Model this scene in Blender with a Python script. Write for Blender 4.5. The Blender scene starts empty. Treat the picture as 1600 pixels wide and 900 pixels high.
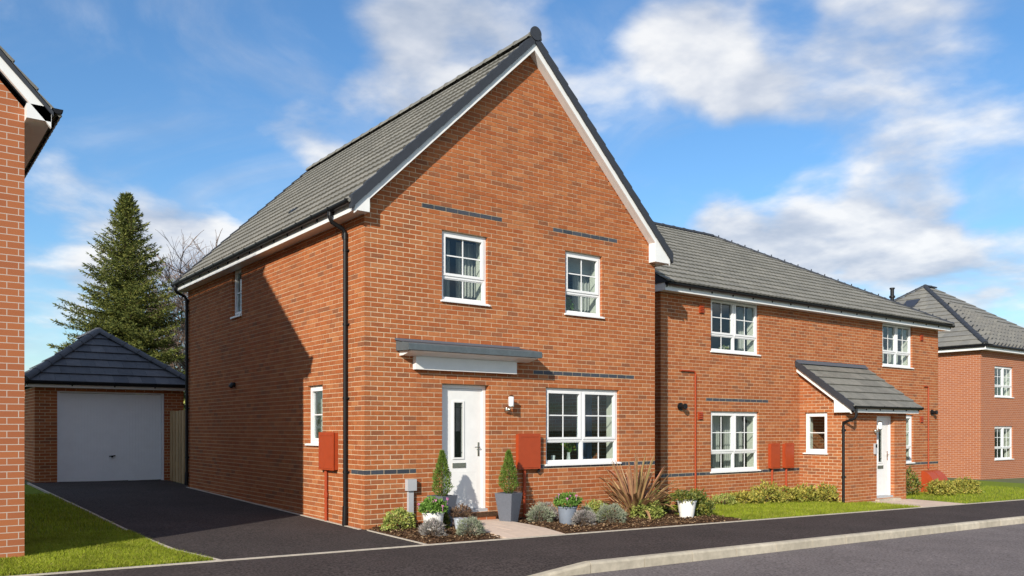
import bpy, math, random
from mathutils import Vector, Matrix, noise as mnoise
R = math.radians
random.seed(7)
scene = bpy.context.scene

# ------------------------------------------------------------------ camera
CAM = (-5.8704, -11.4571, 1.525)
YAW = math.atan2(.6030, .7977)
cd = bpy.data.cameras.new('camera'); cam = bpy.data.objects.new('camera', cd)
scene.collection.objects.link(cam); scene.camera = cam
cam.location = CAM; cam.rotation_euler = (R(90), 0, -YAW)
cd.sensor_width = 36; cd.lens = 1314 / 1600 * 36; cd.shift_y = 220 / 1600
cd.clip_start = .1; cd.clip_end = 3000

# ------------------------------------------------------------------ light
SUN_TRAVEL = Vector((1.54, 1.0, -.87)).normalized()
SUN_EL = math.asin(-SUN_TRAVEL.z); SUN_ROT = math.atan2(-SUN_TRAVEL.x, -SUN_TRAVEL.y)
sl = bpy.data.lights.new('sun', 'SUN'); sl.energy = 3.05; sl.angle = R(.55); sl.color = (1, .93, .82)
so = bpy.data.objects.new('sun', sl); scene.collection.objects.link(so)
so.rotation_euler = SUN_TRAVEL.to_track_quat('-Z', 'Y').to_euler()
so.location = (-30, -20, 20)
scene.view_settings.view_transform = 'Standard'; scene.view_settings.look = 'None'
scene.view_settings.gamma = 1; scene.view_settings.exposure = .91
scene.view_settings.use_curve_mapping = False

def pix_dir(px, py):
    X = (px - 800) / 1314; Z = (670 - py) / 1314
    c, s = math.cos(YAW), math.sin(YAW)
    return Vector((X * c + s, -X * s + c, Z)).normalized()

def build_world():
    w = bpy.data.worlds.new('World'); scene.world = w; w.use_nodes = True
    nt = w.node_tree; N = nt.nodes; L = nt.links; N.clear()
    def nd(t, **k):
        n = N.new(t)
        for a, b in k.items(): setattr(n, a, b)
        return n
    def mth(op, a, b=None, clamp=False):
        n = nd('ShaderNodeMath', operation=op, use_clamp=clamp)
        for i, q in enumerate((a, b)):
            if q is None: continue
            if isinstance(q, (int, float)): n.inputs[i].default_value = q
            else: L.new(q, n.inputs[i])
        return n.outputs[0]
    sky = nd('ShaderNodeTexSky', sky_type='NISHITA', sun_disc=False, sun_elevation=SUN_EL, sun_rotation=SUN_ROT)
    sky.air_density = 1.25; sky.dust_density = .15; sky.ozone_density = 3.2
    hs = nd('ShaderNodeHueSaturation'); hs.inputs['Saturation'].default_value = 1.06
    tn = nd('ShaderNodeMix', data_type='RGBA', blend_type='MULTIPLY'); tn.inputs[0].default_value = 1; tn.inputs[7].default_value = (.66, .81, .96, 1)
    L.new(sky.outputs[0], tn.inputs[6]); L.new(tn.outputs[2], hs.inputs['Color'])
    bg = nd('ShaderNodeBackground'); bg.inputs[1].default_value = .088; L.new(hs.outputs[0], bg.inputs[0])
    tc = nd('ShaderNodeTexCoord'); d = tc.outputs['Generated']
    sx = nd('ShaderNodeSeparateXYZ'); L.new(d, sx.inputs[0])
    den = mth('ADD', mth('MAXIMUM', sx.outputs[2], 0.0), .22)
    cb = nd('ShaderNodeCombineXYZ')
    L.new(mth('DIVIDE', sx.outputs[0], den), cb.inputs[0]); L.new(mth('DIVIDE', sx.outputs[1], den), cb.inputs[1])
    L.new(mth('MULTIPLY', sx.outputs[2], 1.5), cb.inputs[2])
    n1 = nd('ShaderNodeTexNoise'); n1.inputs['Scale'].default_value = 2.9; n1.inputs['Detail'].default_value = 10
    n1.inputs['Roughness'].default_value = .52; n1.inputs['Distortion'].default_value = .15
    L.new(cb.outputs[0], n1.inputs['Vector'])
    n2 = nd('ShaderNodeTexNoise'); n2.inputs['Scale'].default_value = 4.2; n2.inputs['Detail'].default_value = 6
    L.new(cb.outputs[0], n2.inputs['Vector'])
    # cloud banks and gaps; the wide first one takes the added cover out of view: (px, py, angular radius in degrees, weight)
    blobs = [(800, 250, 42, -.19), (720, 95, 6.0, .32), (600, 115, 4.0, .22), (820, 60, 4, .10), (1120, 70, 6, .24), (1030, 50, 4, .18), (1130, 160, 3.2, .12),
             (1390, 130, 7, .14), (1440, 60, 5, .08), (1460, 240, 5, .02), (940, 90, 3, .10), (285, 365, 3.6, .40), (320, 350, 2.4, .22), (170, 315, 4.0, .24), (200, 430, 4, .2),
             (440, 200, 4.0, .22), (500, 180, 3, .10), (1090, 120, 3.5, .14), (1180, 355, 4.5, .22), (1090, 385, 3.5, .30), (1400, 335, 3.6, .26), (1440, 410, 4.5, .26), (1300, 380, 3.5, .24), (1200, 420, 4, .2),
             (930, 150, 2.2, .20), (340, 40, 2.2, .16), (270, 130, 9, -.24), (180, 60, 8, -.14), (470, 60, 4, -.14), (430, 300, 3, -.12), (250, 235, 5, -.14),
             (980, 240, 5.5, -.34), (1130, 260, 4.0, -.34), (930, 60, 3, -.16), (890, 290, 5, -.2), (1225, 35, 2.0, -.26), (1240, 280, 3.0, -.26), (1030, 320, 3, -.12), (1350, 290, 2.2, -.12)]
    acc = mth('ADD', mth('MULTIPLY', mth('SUBTRACT', n1.outputs[0], .5), 1.75), .66)  # base cover raised: extra unseen cloud added all round to lift ambient light
    for px, py, rad, wt in blobs:
        v = nd('ShaderNodeVectorMath', operation='DOT_PRODUCT'); L.new(d, v.inputs[0]); v.inputs[1].default_value = pix_dir(px, py)
        mr = nd('ShaderNodeMapRange', interpolation_type='SMOOTHSTEP'); L.new(v.outputs['Value'], mr.inputs[0])
        mr.inputs[1].default_value = math.cos(R(rad * 1.25)); mr.inputs[2].default_value = math.cos(R(rad * .25))
        acc = mth('ADD', acc, mth('MULTIPLY', mr.outputs[0], wt))
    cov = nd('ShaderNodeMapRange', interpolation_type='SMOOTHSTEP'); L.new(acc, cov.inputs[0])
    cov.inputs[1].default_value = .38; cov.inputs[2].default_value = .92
    n4 = nd('ShaderNodeTexNoise'); n4.inputs['Scale'].default_value = 1.7; n4.inputs['Detail'].default_value = 8; n4.inputs['Roughness'].default_value = .6; n4.inputs['Distortion'].default_value = .8; L.new(cb.outputs[0], n4.inputs['Vector'])
    veil = nd('ShaderNodeMapRange', interpolation_type='SMOOTHSTEP'); L.new(n4.outputs[0], veil.inputs[0]); veil.inputs[1].default_value = .40; veil.inputs[2].default_value = .75; veil.inputs[4].default_value = .38
    covm = mth('MAXIMUM', mth('MULTIPLY', cov.outputs[0], .93), veil.outputs[0])
    # cloud tone: thin edges and sunlit tops bright, thick bases greyer
    up = nd('ShaderNodeVectorMath', operation='ADD'); L.new(cb.outputs[0], up.inputs[0]); up.inputs[1].default_value = (-.10, -.07, -.05)
    n3 = nd('ShaderNodeTexNoise'); n3.inputs['Scale'].default_value = 2.9; n3.inputs['Detail'].default_value = 5; n3.inputs['Roughness'].default_value = .55; L.new(up.outputs[0], n3.inputs['Vector'])
    lit = mth('ADD', mth('MULTIPLY', mth('SUBTRACT', n1.outputs[0], n3.outputs[0]), 1.6), mth('MULTIPLY', n2.outputs[0], .55))
    rp = nd('ShaderNodeValToRGB'); L.new(mth('ADD', lit, .34), rp.inputs[0])
    e = rp.color_ramp.elements; e[0].position = .38; e[0].color = (.39, .45, .56, 1); e[1].position = .90; e[1].color = (.84, .84, .84, 1)
    m_ = e.new(.60); m_.color = (.55, .59, .67, 1)
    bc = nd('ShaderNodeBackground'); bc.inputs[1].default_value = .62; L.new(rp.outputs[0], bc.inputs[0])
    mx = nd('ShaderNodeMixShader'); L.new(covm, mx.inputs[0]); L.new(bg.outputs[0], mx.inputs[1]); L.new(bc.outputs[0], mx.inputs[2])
    out = nd('ShaderNodeOutputWorld'); L.new(mx.outputs[0], out.inputs[0])
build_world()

# ------------------------------------------------------------------ materials
MATS = {}
def material(name, col, rough=.8, var=0., vscale=8., bump=0., bscale=60., island=None, spec=.5, metal=0., ramp=None, detail=4., trans=None, stretch=None, coat=0., macro=0.):
    m = bpy.data.materials.new(name); m.use_nodes = True; nt = m.node_tree; N = nt.nodes; L = nt.links
    b = N['Principled BSDF']; b.inputs['Roughness'].default_value = rough; b.inputs['Metallic'].default_value = metal
    b.inputs['Specular IOR Level'].default_value = spec; b.inputs['Base Color'].default_value = (*col, 1)
    if coat: b.inputs['Coat Weight'].default_value = coat
    geo = N.new('ShaderNodeNewGeometry'); src = None
    if island:
        oi = N.new('ShaderNodeObjectInfo'); a = N.new('ShaderNodeMath'); a.operation = 'ADD'
        L.new(geo.outputs['Random Per Island'], a.inputs[0]); L.new(oi.outputs['Random'], a.inputs[1])
        fr = N.new('ShaderNodeMath'); fr.operation = 'FRACT'; L.new(a.outputs[0], fr.inputs[0])
        rp = N.new('ShaderNodeValToRGB'); L.new(fr.outputs[0], rp.inputs[0]); el = rp.color_ramp.elements
        while len(el) > 1: el.remove(el[-1])
        for i, (p, c) in enumerate(island):
            q = el[0] if i == 0 else el.new(p)
            q.position = p; q.color = (*c, 1)
        src = rp.outputs[0]
    pos = geo.outputs['Position']
    if stretch:
        mp = N.new('ShaderNodeMapping'); mp.inputs['Scale'].default_value = stretch; L.new(pos, mp.inputs[0]); pos = mp.outputs[0]
    if var:
        n = N.new('ShaderNodeTexNoise'); n.inputs['Scale'].default_value = vscale; n.inputs['Detail'].default_value = detail
        n.inputs['Roughness'].default_value = .65; L.new(pos, n.inputs['Vector'])
        mr = N.new('ShaderNodeMapRange'); L.new(n.outputs[0], mr.inputs[0])
        mr.inputs[1].default_value = .25; mr.inputs[2].default_value = .75; mr.inputs[3].default_value = 1 - var; mr.inputs[4].default_value = 1 + var
        mx = N.new('ShaderNodeMix'); mx.data_type = 'RGBA'; mx.blend_type = 'MULTIPLY'; mx.inputs[0].default_value = 1
        if src: L.new(src, mx.inputs[6])
        else: mx.inputs[6].default_value = (*col, 1)
        cc = N.new('ShaderNodeCombineColor')
        for i in range(3): L.new(mr.outputs[0], cc.inputs[i])
        L.new(cc.outputs[0], mx.inputs[7]); src = mx.outputs[2]
    if macro:
        n = N.new('ShaderNodeTexNoise'); n.inputs['Scale'].default_value = .9; n.inputs['Detail'].default_value = 5; n.inputs['Roughness'].default_value = .6; L.new(geo.outputs['Position'], n.inputs['Vector'])
        mr = N.new('ShaderNodeMapRange'); L.new(n.outputs[0], mr.inputs[0]); mr.inputs[1].default_value = .3; mr.inputs[2].default_value = .7; mr.inputs[3].default_value = 1 - macro; mr.inputs[4].default_value = 1 + macro
        mx = N.new('ShaderNodeVectorMath'); mx.operation = 'SCALE'; L.new(mr.outputs[0], mx.inputs['Scale'])
        if src: L.new(src, mx.inputs[0])
        else: mx.inputs[0].default_value = col
        src = mx.outputs[0]
    if src: L.new(src, b.inputs['Base Color'])
    if bump:
        n = N.new('ShaderNodeTexNoise'); n.inputs['Scale'].default_value = bscale; n.inputs['Detail'].default_value = 3; L.new(pos, n.inputs['Vector'])
        bp = N.new('ShaderNodeBump'); bp.inputs['Strength'].default_value = bump; bp.inputs['Distance'].default_value = .01
        L.new(n.outputs[0], bp.inputs['Height']); L.new(bp.outputs[0], b.inputs['Normal'])
    if trans:
        t = N.new('ShaderNodeBsdfTranslucent'); mixs = N.new('ShaderNodeMixShader'); mixs.inputs[0].default_value = trans
        if src: L.new(src, t.inputs[0])
        else: t.inputs[0].default_value = (*col, 1)
        L.new(b.outputs[0], mixs.inputs[1]); L.new(t.outputs[0], mixs.inputs[2]); L.new(mixs.outputs[0], N['Material Output'].inputs[0])
    MATS[name] = m; return m

material('brick', (.4, .14, .045), .85, .18, 12, .35, 90, spec=.2, macro=.10, island=[(0, (0.378, 0.117, 0.037)), (0.12, (0.341, 0.099, 0.033)), (0.22, (0.411, 0.144, 0.051)), (0.34, (0.319, 0.089, 0.030)), (0.45, (0.394, 0.132, 0.047)), (0.56, (0.353, 0.106, 0.036)), (0.66, (0.426, 0.160, 0.061)), (0.76, (0.323, 0.102, 0.039)), (0.85, (0.386, 0.128, 0.046)), (0.93, (0.286, 0.099, 0.041)), (0.97, (0.245, 0.092, 0.043)), (1, (0.361, 0.109, 0.036))])
material('mortar', (.60, .455, .30), .95, .15, 20, .3, 120, spec=.1)
material('blue_brick', (.045, .05, .062), .55, .2, 20, .2, 80, island=[(0, (.035, .04, .05)), (.5, (.06, .065, .08)), (1, (.045, .045, .055))])
material('white_upvc', (.80, .80, .79), .35, .03, 3)
material('white_gloss', (.78, .78, .76), .3, .05, 5)
material('black_pvc', (.009, .009, .010), .42, spec=.3)
material('tile', (.15, .15, .14), .8, .22, 5, .3, 70, spec=.3, island=[(0, (.195, .188, .162)), (.35, (.165, .160, .140)), (.7, (.220, .210, .182)), (1, (.175, .169, .148))])
material('tile_slate', (.075, .08, .09), .7, .2, 5, .3, 70, spec=.3, island=[(0, (.09, .095, .105)), (.4, (.07, .075, .085)), (.8, (.11, .112, .12)), (1, (.085, .09, .1))])
material('tile_far', (.2, .19, .17), .8, .15, 5, .2, 60, island=[(0, (.20, .19, .165)), (.5, (.17, .165, .15)), (1, (.22, .21, .18))])
material('verge', (.030, .034, .043), .6, .12, 12)
material('canopy_grey', (.085, .105, .115), .6, .2, 14, .2, 60)
material('terracotta_pvc', (.36, .052, .012), .5, .08, 9)
material('tarmac', (.056, .046, .043), .9, .85, 36, .9, 100, spec=.2, detail=2, macro=.16)
material('tarmac_pavement', (.058, .046, .043), .9, .85, 34, .9, 95, spec=.2, detail=2, macro=.16)
material('tarmac_road', (.165, .142, .137), .9, .6, 32, .9, 90, spec=.2, detail=2, macro=.16)
material('kerb_concrete', (.47, .41, .31), .9, .22, 7, .4, 90, island=[(0, (.47, .41, .31)), (.5, (.42, .37, .285)), (1, (.51, .45, .35))], macro=.12)
material('edging', (.50, .44, .36), .9, .2, 12)
material('paving', (.50, .40, .33), .9, .10, 9, .3, 90, island=[(0, (.56, .44, .345)), (.5, (.62, .485, .385)), (1, (.53, .42, .335))])
material('soil', (.075, .042, .024), .95, .5, 25, 1., 45, spec=.1)
material('bark', (.1, .05, .03), .9, .2, 30, island=[(0, (.115, .060, .030)), (.4, (.055, .030, .017)), (.75, (.19, .105, .050)), (.94, (.40, .28, .16)), (1, (.08, .044, .024))], spec=.2)
material('turf', (.15, .20, .022), .95, .35, 18, .8, 60, spec=.1)
material('grass_blade', (.1, .2, .02), .7, .32, 2.2, spec=.2, trans=.35, island=[(0, (.26, .32, .022)), (.4, (.35, .40, .03)), (.75, (.17, .23, .02)), (.95, (.46, .42, .10)), (1, (.25, .32, .03))])
material('ground_far', (.09, .11, .04), .95, .3, 2)
material('dark_metal', (.02, .02, .02), .4, metal=.6)
material('chrome', (.55, .52, .46), .25, metal=1.)
material('plaster', (.72, .69, .60), .9)
material('room_wall', (.16, .145, .12), .9)
material('garage_door', (.84, .85, .86), .45, .04, 4)
material('timber', (.3, .2, .1), .85, .3, 6, .3, 40, stretch=(6, 6, .6), island=[(0, (.50, .34, .17)), (.5, (.40, .27, .13)), (1, (.57, .40, .21))])
material('trunk', (.11, .075, .05), .9, .3, 20, .5, 40)
material('twig', (.24, .17, .13), .85, .3, 6)
material('needles', (.1, .12, .04), .75, .25, 1.2, spec=.2, trans=.15, island=[(0, (.15, .165, .038)), (.3, (.07, .10, .026)), (.6, (.22, .225, .052)), (.85, (.10, .135, .038)), (1, (.29, .28, .065))])
material('cypress_leaf', (.1, .17, .03), .65, .2, 6, spec=.3, trans=.2, island=[(0, (.13, .20, .028)), (.4, (.075, .14, .02)), (.8, (.20, .27, .045)), (1, (.10, .16, .025))])
material('lavender_leaf', (.25, .27, .2), .8, .2, 8, trans=.15, island=[(0, (.27, .30, .20)), (.4, (.20, .24, .14)), (.75, (.36, .37, .28)), (1, (.24, .25, .2))])
material('heather_leaf', (.25, .22, .2), .8, .2, 8, trans=.15, island=[(0, (.30, .27, .25)), (.4, (.22, .21, .18)), (.75, (.40, .34, .34)), (1, (.20, .22, .16))])
material('variegated_leaf', (.3, .33, .08), .6, .2, 6, spec=.3, trans=.2, island=[(0, (.36, .38, .08)), (.3, (.20, .27, .05)), (.6, (.48, .47, .14)), (.85, (.12, .19, .04)), (1, (.40, .42, .10))])
material('yellow_leaf', (.4, .35, .06), .6, .2, 6, spec=.3, trans=.2, island=[(0, (.42, .36, .06)), (.3, (.18, .21, .035)), (.6, (.52, .43, .09)), (.85, (.12, .16, .03)), (1, (.45, .36, .07))])
material('dark_leaf', (.08, .12, .02), .5, .2, 6, spec=.4, trans=.15, island=[(0, (.10, .13, .022)), (.3, (.055, .09, .016)), (.6, (.17, .19, .035)), (.9, (.30, .26, .05)), (1, (.08, .12, .02))])
material('pelargonium_leaf', (.13, .26, .04), .6, .2, 6, spec=.3, trans=.25, island=[(0, (.14, .27, .04)), (.4, (.09, .19, .03)), (.8, (.22, .36, .07)), (1, (.12, .22, .035))])
material('petal', (.75, .3, .55), .6, .1, 9, trans=.3)
material('brown_leaf', (.12, .07, .04), .8, .2, 8, island=[(0, (.14, .07, .04)), (.5, (.08, .05, .03)), (.8, (.20, .11, .055)), (1, (.12, .08, .04))])
material('phormium_leaf', (.25, .14, .09), .5, .25, 9, spec=.4, trans=.15, island=[(0, (.34, .14, .09)), (.12, (.30, .27, .10)), (.25, (.44, .27, .12)), (.5, (.23, .10, .075)), (.75, (.52, .34, .16)), (1, (.40, .17, .11))])
material('planter_slate', (.115, .125, .15), .75, .25, 30, .35, 60, stretch=(1, 1, 6))
material('pot_white', (.82, .80, .76), .6, .1, 10, .15, 40)
material('pot_grey', (.20, .23, .28), .6, .12, 10)
material('pot_pale', (.50, .54, .60), .6, .12, 10)
material('curtain_pale', (.62, .60, .56), .9, trans=.25)
material('curtain_sheer', (.45, .48, .48), .9, trans=.3)
material('curtain_blue', (.04, .09, .2), .85, trans=.15)
material('blind', (.45, .45, .44), .9)
material('meter_grey', (.42, .43, .45), .5, .04, 9)
material('lead', (.09, .10, .12), .6)
material('lamp_glass', (.85, .86, .86), .3)
material('furniture_dark', (.03, .025, .022), .6)
material('dormer_dark', (.03, .035, .05), .4)
material('screen_yellow', (.6, .5, .06), .8)

def glass_mat():
    m = bpy.data.materials.new('glass'); m.use_nodes = True; nt = m.node_tree; N = nt.nodes; L = nt.links; N.clear()
    o = N.new('ShaderNodeOutputMaterial'); t = N.new('ShaderNodeBsdfTransparent'); t.inputs[0].default_value = (.86, .9, .89, 1)
    g = N.new('ShaderNodeBsdfGlossy'); g.inputs['Roughness'].default_value = .015; g.inputs[0].default_value = (.9, .95, 1, 1)
    lw = N.new('ShaderNodeLayerWeight'); lw.inputs[0].default_value = .5; x = N.new('ShaderNodeMixShader')
    pw = N.new('ShaderNodeMath'); pw.operation = 'POWER'; L.new(lw.outputs['Facing'], pw.inputs[0]); pw.inputs[1].default_value = 5
    f = N.new('ShaderNodeMath'); f.operation = 'MULTIPLY_ADD'; L.new(pw.outputs[0], f.inputs[0]); f.inputs[1].default_value = .95; f.inputs[2].default_value = .04
    L.new(f.outputs[0], x.inputs[0]); L.new(t.outputs[0], x.inputs[1]); L.new(g.outputs[0], x.inputs[2]); L.new(x.outputs[0], o.inputs[0])
    MATS['glass'] = m
glass_mat()

def brickwall_mat():
    m = bpy.data.materials.new('brick_pattern'); m.use_nodes = True; nt = m.node_tree; N = nt.nodes; L = nt.links
    geo = N.new('ShaderNodeNewGeometry'); s = N.new('ShaderNodeSeparateXYZ'); L.new(geo.outputs['Position'], s.inputs[0])
    a = N.new('ShaderNodeMath'); a.operation = 'ADD'; L.new(s.outputs[0], a.inputs[0]); L.new(s.outputs[1], a.inputs[1])
    c = N.new('ShaderNodeCombineXYZ'); L.new(a.outputs[0], c.inputs[0]); L.new(s.outputs[2], c.inputs[1])
    b = N.new('ShaderNodeTexBrick'); L.new(c.outputs[0], b.inputs[0]); b.inputs['Scale'].default_value = 1
    b.inputs['Brick Width'].default_value = .225; b.inputs['Row Height'].default_value = .075; b.inputs['Mortar Size'].default_value = .0042
    b.inputs['Color1'].default_value = (.38, .122, .042, 1); b.inputs['Color2'].default_value = (.33, .102, .038, 1); b.inputs['Mortar'].default_value = (.5, .42, .35, 1)
    p = N['Principled BSDF']; L.new(b.outputs[0], p.inputs['Base Color']); p.inputs['Roughness'].default_value = .9
    MATS['brick_pattern'] = m
brickwall_mat()

# ------------------------------------------------------------------ helpers
COL = scene.collection
W = {}
def _link(o, parent, loc):
    COL.objects.link(o)
    if parent is not None:
        o.parent = parent; o.matrix_parent_inverse = Matrix.Translation(-W[parent.name])
    o.location = loc; W[o.name] = Vector(loc)
    return o
def thing(name, label, cat, loc=(0, 0, 0), group=None, kind=None):
    o = bpy.data.objects.new(name, None); o.empty_display_size = .2; _link(o, None, loc)
    return tag(o, label, cat, group, kind)
def tag(o, label=None, cat=None, group=None, kind=None):
    if label: o['label'] = label
    if cat: o['category'] = cat
    if group: o['group'] = group
    if kind: o['kind'] = kind
    return o
def inst(name, me, parent, loc):
    return _link(bpy.data.objects.new(name, me), parent, loc)

class MB:
    def __init__(s): s.v = []; s.f = []; s.sm = []
    def add(s, vs, fs, smooth=False):
        n = len(s.v); s.v += [tuple(p) for p in vs]; s.f += [tuple(i + n for i in f) for f in fs]; s.sm += [smooth] * len(fs)
        return s
    def box(s, x0, x1, y0, y1, z0, z1):
        vs = [(x, y, z) for z in (z0, z1) for y in (y0, y1) for x in (x0, x1)]
        return s.add(vs, [(0, 2, 3, 1), (4, 5, 7, 6), (0, 1, 5, 4), (2, 6, 7, 3), (0, 4, 6, 2), (1, 3, 7, 5)])
    def prism(s, bottom, top):
        n = len(bottom)
        return s.add(list(bottom) + list(top), [tuple(range(n - 1, -1, -1)), tuple(range(n, 2 * n))] + [(i, (i + 1) % n, n + (i + 1) % n, n + i) for i in range(n)])
    def tube(s, path, r, n=8, cap=True):
        P = [Vector(p) for p in path]; k = len(P); rs = r if isinstance(r, (list, tuple)) else [r] * k
        vs = []; prev = None
        for i, p in enumerate(P):
            t = ((P[min(i + 1, k - 1)] - P[max(i - 1, 0)])).normalized()
            if prev is None:
                u = t.cross(Vector((0, 0, 1)) if abs(t.z) < .9 else Vector((1, 0, 0))).normalized()
            else:
                u = prev - t * prev.dot(t); u = u.normalized() if u.length > 1e-6 else t.orthogonal().normalized()
            prev = u; w = t.cross(u)
            vs += [p + (u * math.cos(2 * math.pi * j / n) + w * math.sin(2 * math.pi * j / n)) * rs[i] for j in range(n)]
        fs = [(i * n + j, i * n + (j + 1) % n, (i + 1) * n + (j + 1) % n, (i + 1) * n + j) for i in range(k - 1) for j in range(n)]
        s.add(vs, fs, True)
        if cap:
            b = len(s.v) - len(vs)
            s.f += [tuple(b + j for j in range(n - 1, -1, -1)), tuple(b + (k - 1) * n + j for j in range(n))]; s.sm += [False, False]
        return s
    def lathe(s, prof, n=20, c=(0, 0, 0), smooth=True, rot=0):
        vs = [(c[0] + r * math.cos(2 * math.pi * j / n + rot), c[1] + r * math.sin(2 * math.pi * j / n + rot), c[2] + z) for r, z in prof for j in range(n)]
        k = len(prof)
        return s.add(vs, [(i * n + j, i * n + (j + 1) % n, (i + 1) * n + (j + 1) % n, (i + 1) * n + j) for i in range(k - 1) for j in range(n)] + [tuple(range(n - 1, -1, -1)), tuple((k - 1) * n + j for j in range(n))], smooth)
    def mesh(s, name, mat):
        me = bpy.data.meshes.new(name); me.from_pydata(s.v, [], s.f)
        if any(s.sm): me.polygons.foreach_set('use_smooth', s.sm)
        me.materials.append(MATS[mat]); me.update()
        if any(s.sm) and len(s.f) < 4000: me.set_sharp_from_angle(angle=R(38))
        return me
    def build(s, name, mat, parent=None, loc=(0, 0, 0)):
        return inst(name, s.mesh(name, mat), parent, loc)

class Frame:
    """a wall plane: a runs along it, z up, d outward"""
    def __init__(s, O, A, N): s.O = Vector(O); s.A = Vector(A); s.N = Vector(N); s.flip = s.A.cross(Vector((0, 0, 1))).dot(s.N) < 0
    def p(s, a, z, d): return s.O + s.A * a + Vector((0, 0, z)) + s.N * d
    def poly(s, mb, pts, d0, d1):
        """prism of polygon pts (a,z) between depth d0 (inner) and d1 (outer)"""
        if s.flip: pts = pts[::-1]
        return mb.prism([s.p(a, z, d0) for a, z in pts], [s.p(a, z, d1) for a, z in pts])
    def box(s, mb, a0, a1, z0, z1, d0, d1): return s.poly(mb, [(a0, z0), (a1, z0), (a1, z1), (a0, z1)], d0, d1)
    def extr(s, mb, prof, a0, a1):
        """profile (d,z) extruded along the wall"""
        return mb.prism([s.p(a0, z, d) for d, z in prof], [s.p(a1, z, d) for d, z in prof])

def proj(p):
    x, y, z = p[0] - CAM[0], p[1] - CAM[1], p[2] - CAM[2]
    c, s = math.cos(YAW), math.sin(YAW); X = x * c - y * s; D = x * s + y * c
    if D < .1: return None
    return 800 + 1314 * X / D, 670 - 1314 * z / D, D
def parea(pts):
    q = [proj(p) for p in pts]
    if any(k is None for k in q): return 0
    if not any(-5 < k[0] < 1605 and -5 < k[1] < 905 for k in q): return 0
    return abs(sum(q[i][0] * q[(i + 1) % len(q)][1] - q[(i + 1) % len(q)][0] * q[i][1] for i in range(len(q)))) / 2

def clip(poly, planes):
    """planes (na, nz, c): keep na*a + nz*z <= c"""
    for na, nz, c in planes:
        out = []; n = len(poly)
        for i in range(n):
            p, q = poly[i], poly[(i + 1) % n]; fp = na * p[0] + nz * p[1] - c; fq = na * q[0] + nz * q[1] - c
            if fp <= 0: out.append(p)
            if (fp < 0 < fq) or (fq < 0 < fp):
                t = fp / (fp - fq); out.append((p[0] + (q[0] - p[0]) * t, p[1] + (q[1] - p[1]) * t))
        poly = out
        if len(poly) < 3: return []
    return poly
def polyarea(p): return abs(sum(p[i][0] * p[(i + 1) % len(p)][1] - p[(i + 1) % len(p)][0] * p[i][1] for i in range(len(p)))) / 2

G, H = .225, .075
class Brickwork:
    """lays every brick of a house; the largest in view become objects of their own, the rest one part"""
    def __init__(s, house): s.house = house; s.full = []; s.rest = MB(); s.blue = []
    def wall(s, fr, a0, a1, k0, k1, openings=(), planes=(), joints=(), blue=(), parity=0, seed=1):
        rnd = random.Random(seed)
        for k in range(k0, k1):
            zc = (k + .5) * H; odd = (k + parity) % 2
            cuts = sorted((o0, o1) for o0, o1, z0, z1 in openings if z0 < zc < z1)
            spans = []; x = a0 + (.1125 if odd else 0)
            for o0, o1 in cuts: spans.append((x, o0)); x = o1
            spans.append((x, a1))
            js = [j for j, z0, z1 in joints if z0 < zc < z1]
            edges = []
            for b0, b1 in spans:
                q = [b0] + [j for j in js if b0 < j < b1] + [b1]
                edges += list(zip(q[:-1], q[1:]))
            for e0, e1 in edges:
                i0 = math.floor((e0 - a0) / G) - 1; x = a0 + i0 * G + (.1125 if odd else 0); cutsx = []
                while x < e1:
                    if e0 + .055 < x < e1 - .055: cutsx.append(x)
                    x += G
                cutsx = [e0] + cutsx + [e1]
                for b0, b1 in zip(cutsx[:-1], cutsx[1:]):
                    end = .0115 if (b1 < e1 - 1e-6) else (.006 if any(abs(b1 - j) < 1e-6 for j in js) else 0)
                    if b1 - b0 - end < .02: continue
                    isblue = any(k == bk and q0 - .02 <= b0 and b1 <= q1 + .13 and b0 < q1 - .05 for bk, q0, q1 in blue)
                    pts = [(b0, k * H + .006), (b1 - end, k * H + .006), (b1 - end, k * H + .0695), (b0, k * H + .0695)]
                    if planes:
                        c = clip(pts, planes)
                        if len(c) < 3 or polyarea(c) < .0006: continue
                    else: c = pts
                    j = rnd.uniform(-.0015, .0015)
                    if isblue: s.blue.append((fr, c, j)); continue
                    if c == pts and abs(b1 - b0 - end - .2135) < 1e-4: s.full.append((fr, pts, j))
                    else: fr.poly(s.rest, c, -.1, j)
    def finish(s, limit=300):
        sc = sorted(range(len(s.full)), key=lambda i: -parea([s.full[i][0].p(a, z, 0) for a, z in s.full[i][1]]))
        one = set(i for i in sc[:limit]); shared = {}
        for i, (fr, pts, j) in enumerate(s.full):
            if i in one:
                key = id(fr)
                if key not in shared:
                    mb = MB(); f2 = Frame((0, 0, 0), fr.A, fr.N)
                    # arrises slightly worn: chamfered front face
                    ch = .003; w, h = .2135, .0635; q = lambda e: [(e, e), (w - e, e), (w - e, h - e), (e, h - e)]
                    b, m, t = [[f2.p(a, z, d) for a, z in (q(e) if not f2.flip else q(e)[::-1])] for e, d in ((0, -.1), (0, -ch), (ch, 0))]
                    mb.add(b + m + t, [(3, 2, 1, 0), (8, 9, 10, 11)] + [(o + r, o + (r + 1) % 4, o + 4 + (r + 1) % 4, o + 4 + r) for o in (0, 4) for r in range(4)])
                    shared[key] = mb.mesh('brick', 'brick')
                inst('brick', shared[key], s.house, fr.p(pts[0][0], pts[0][1], j))
            else: fr.poly(s.rest, pts, -.1, j)
        if s.rest.f: tag(s.rest.build('brickwork', 'brick', s.house), kind='stuff')
        for fr, c, j in s.blue:
            mb = MB(); fr.poly(mb, c, -.1, j); mb.build('blue_brick', 'blue_brick', s.house)

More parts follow.
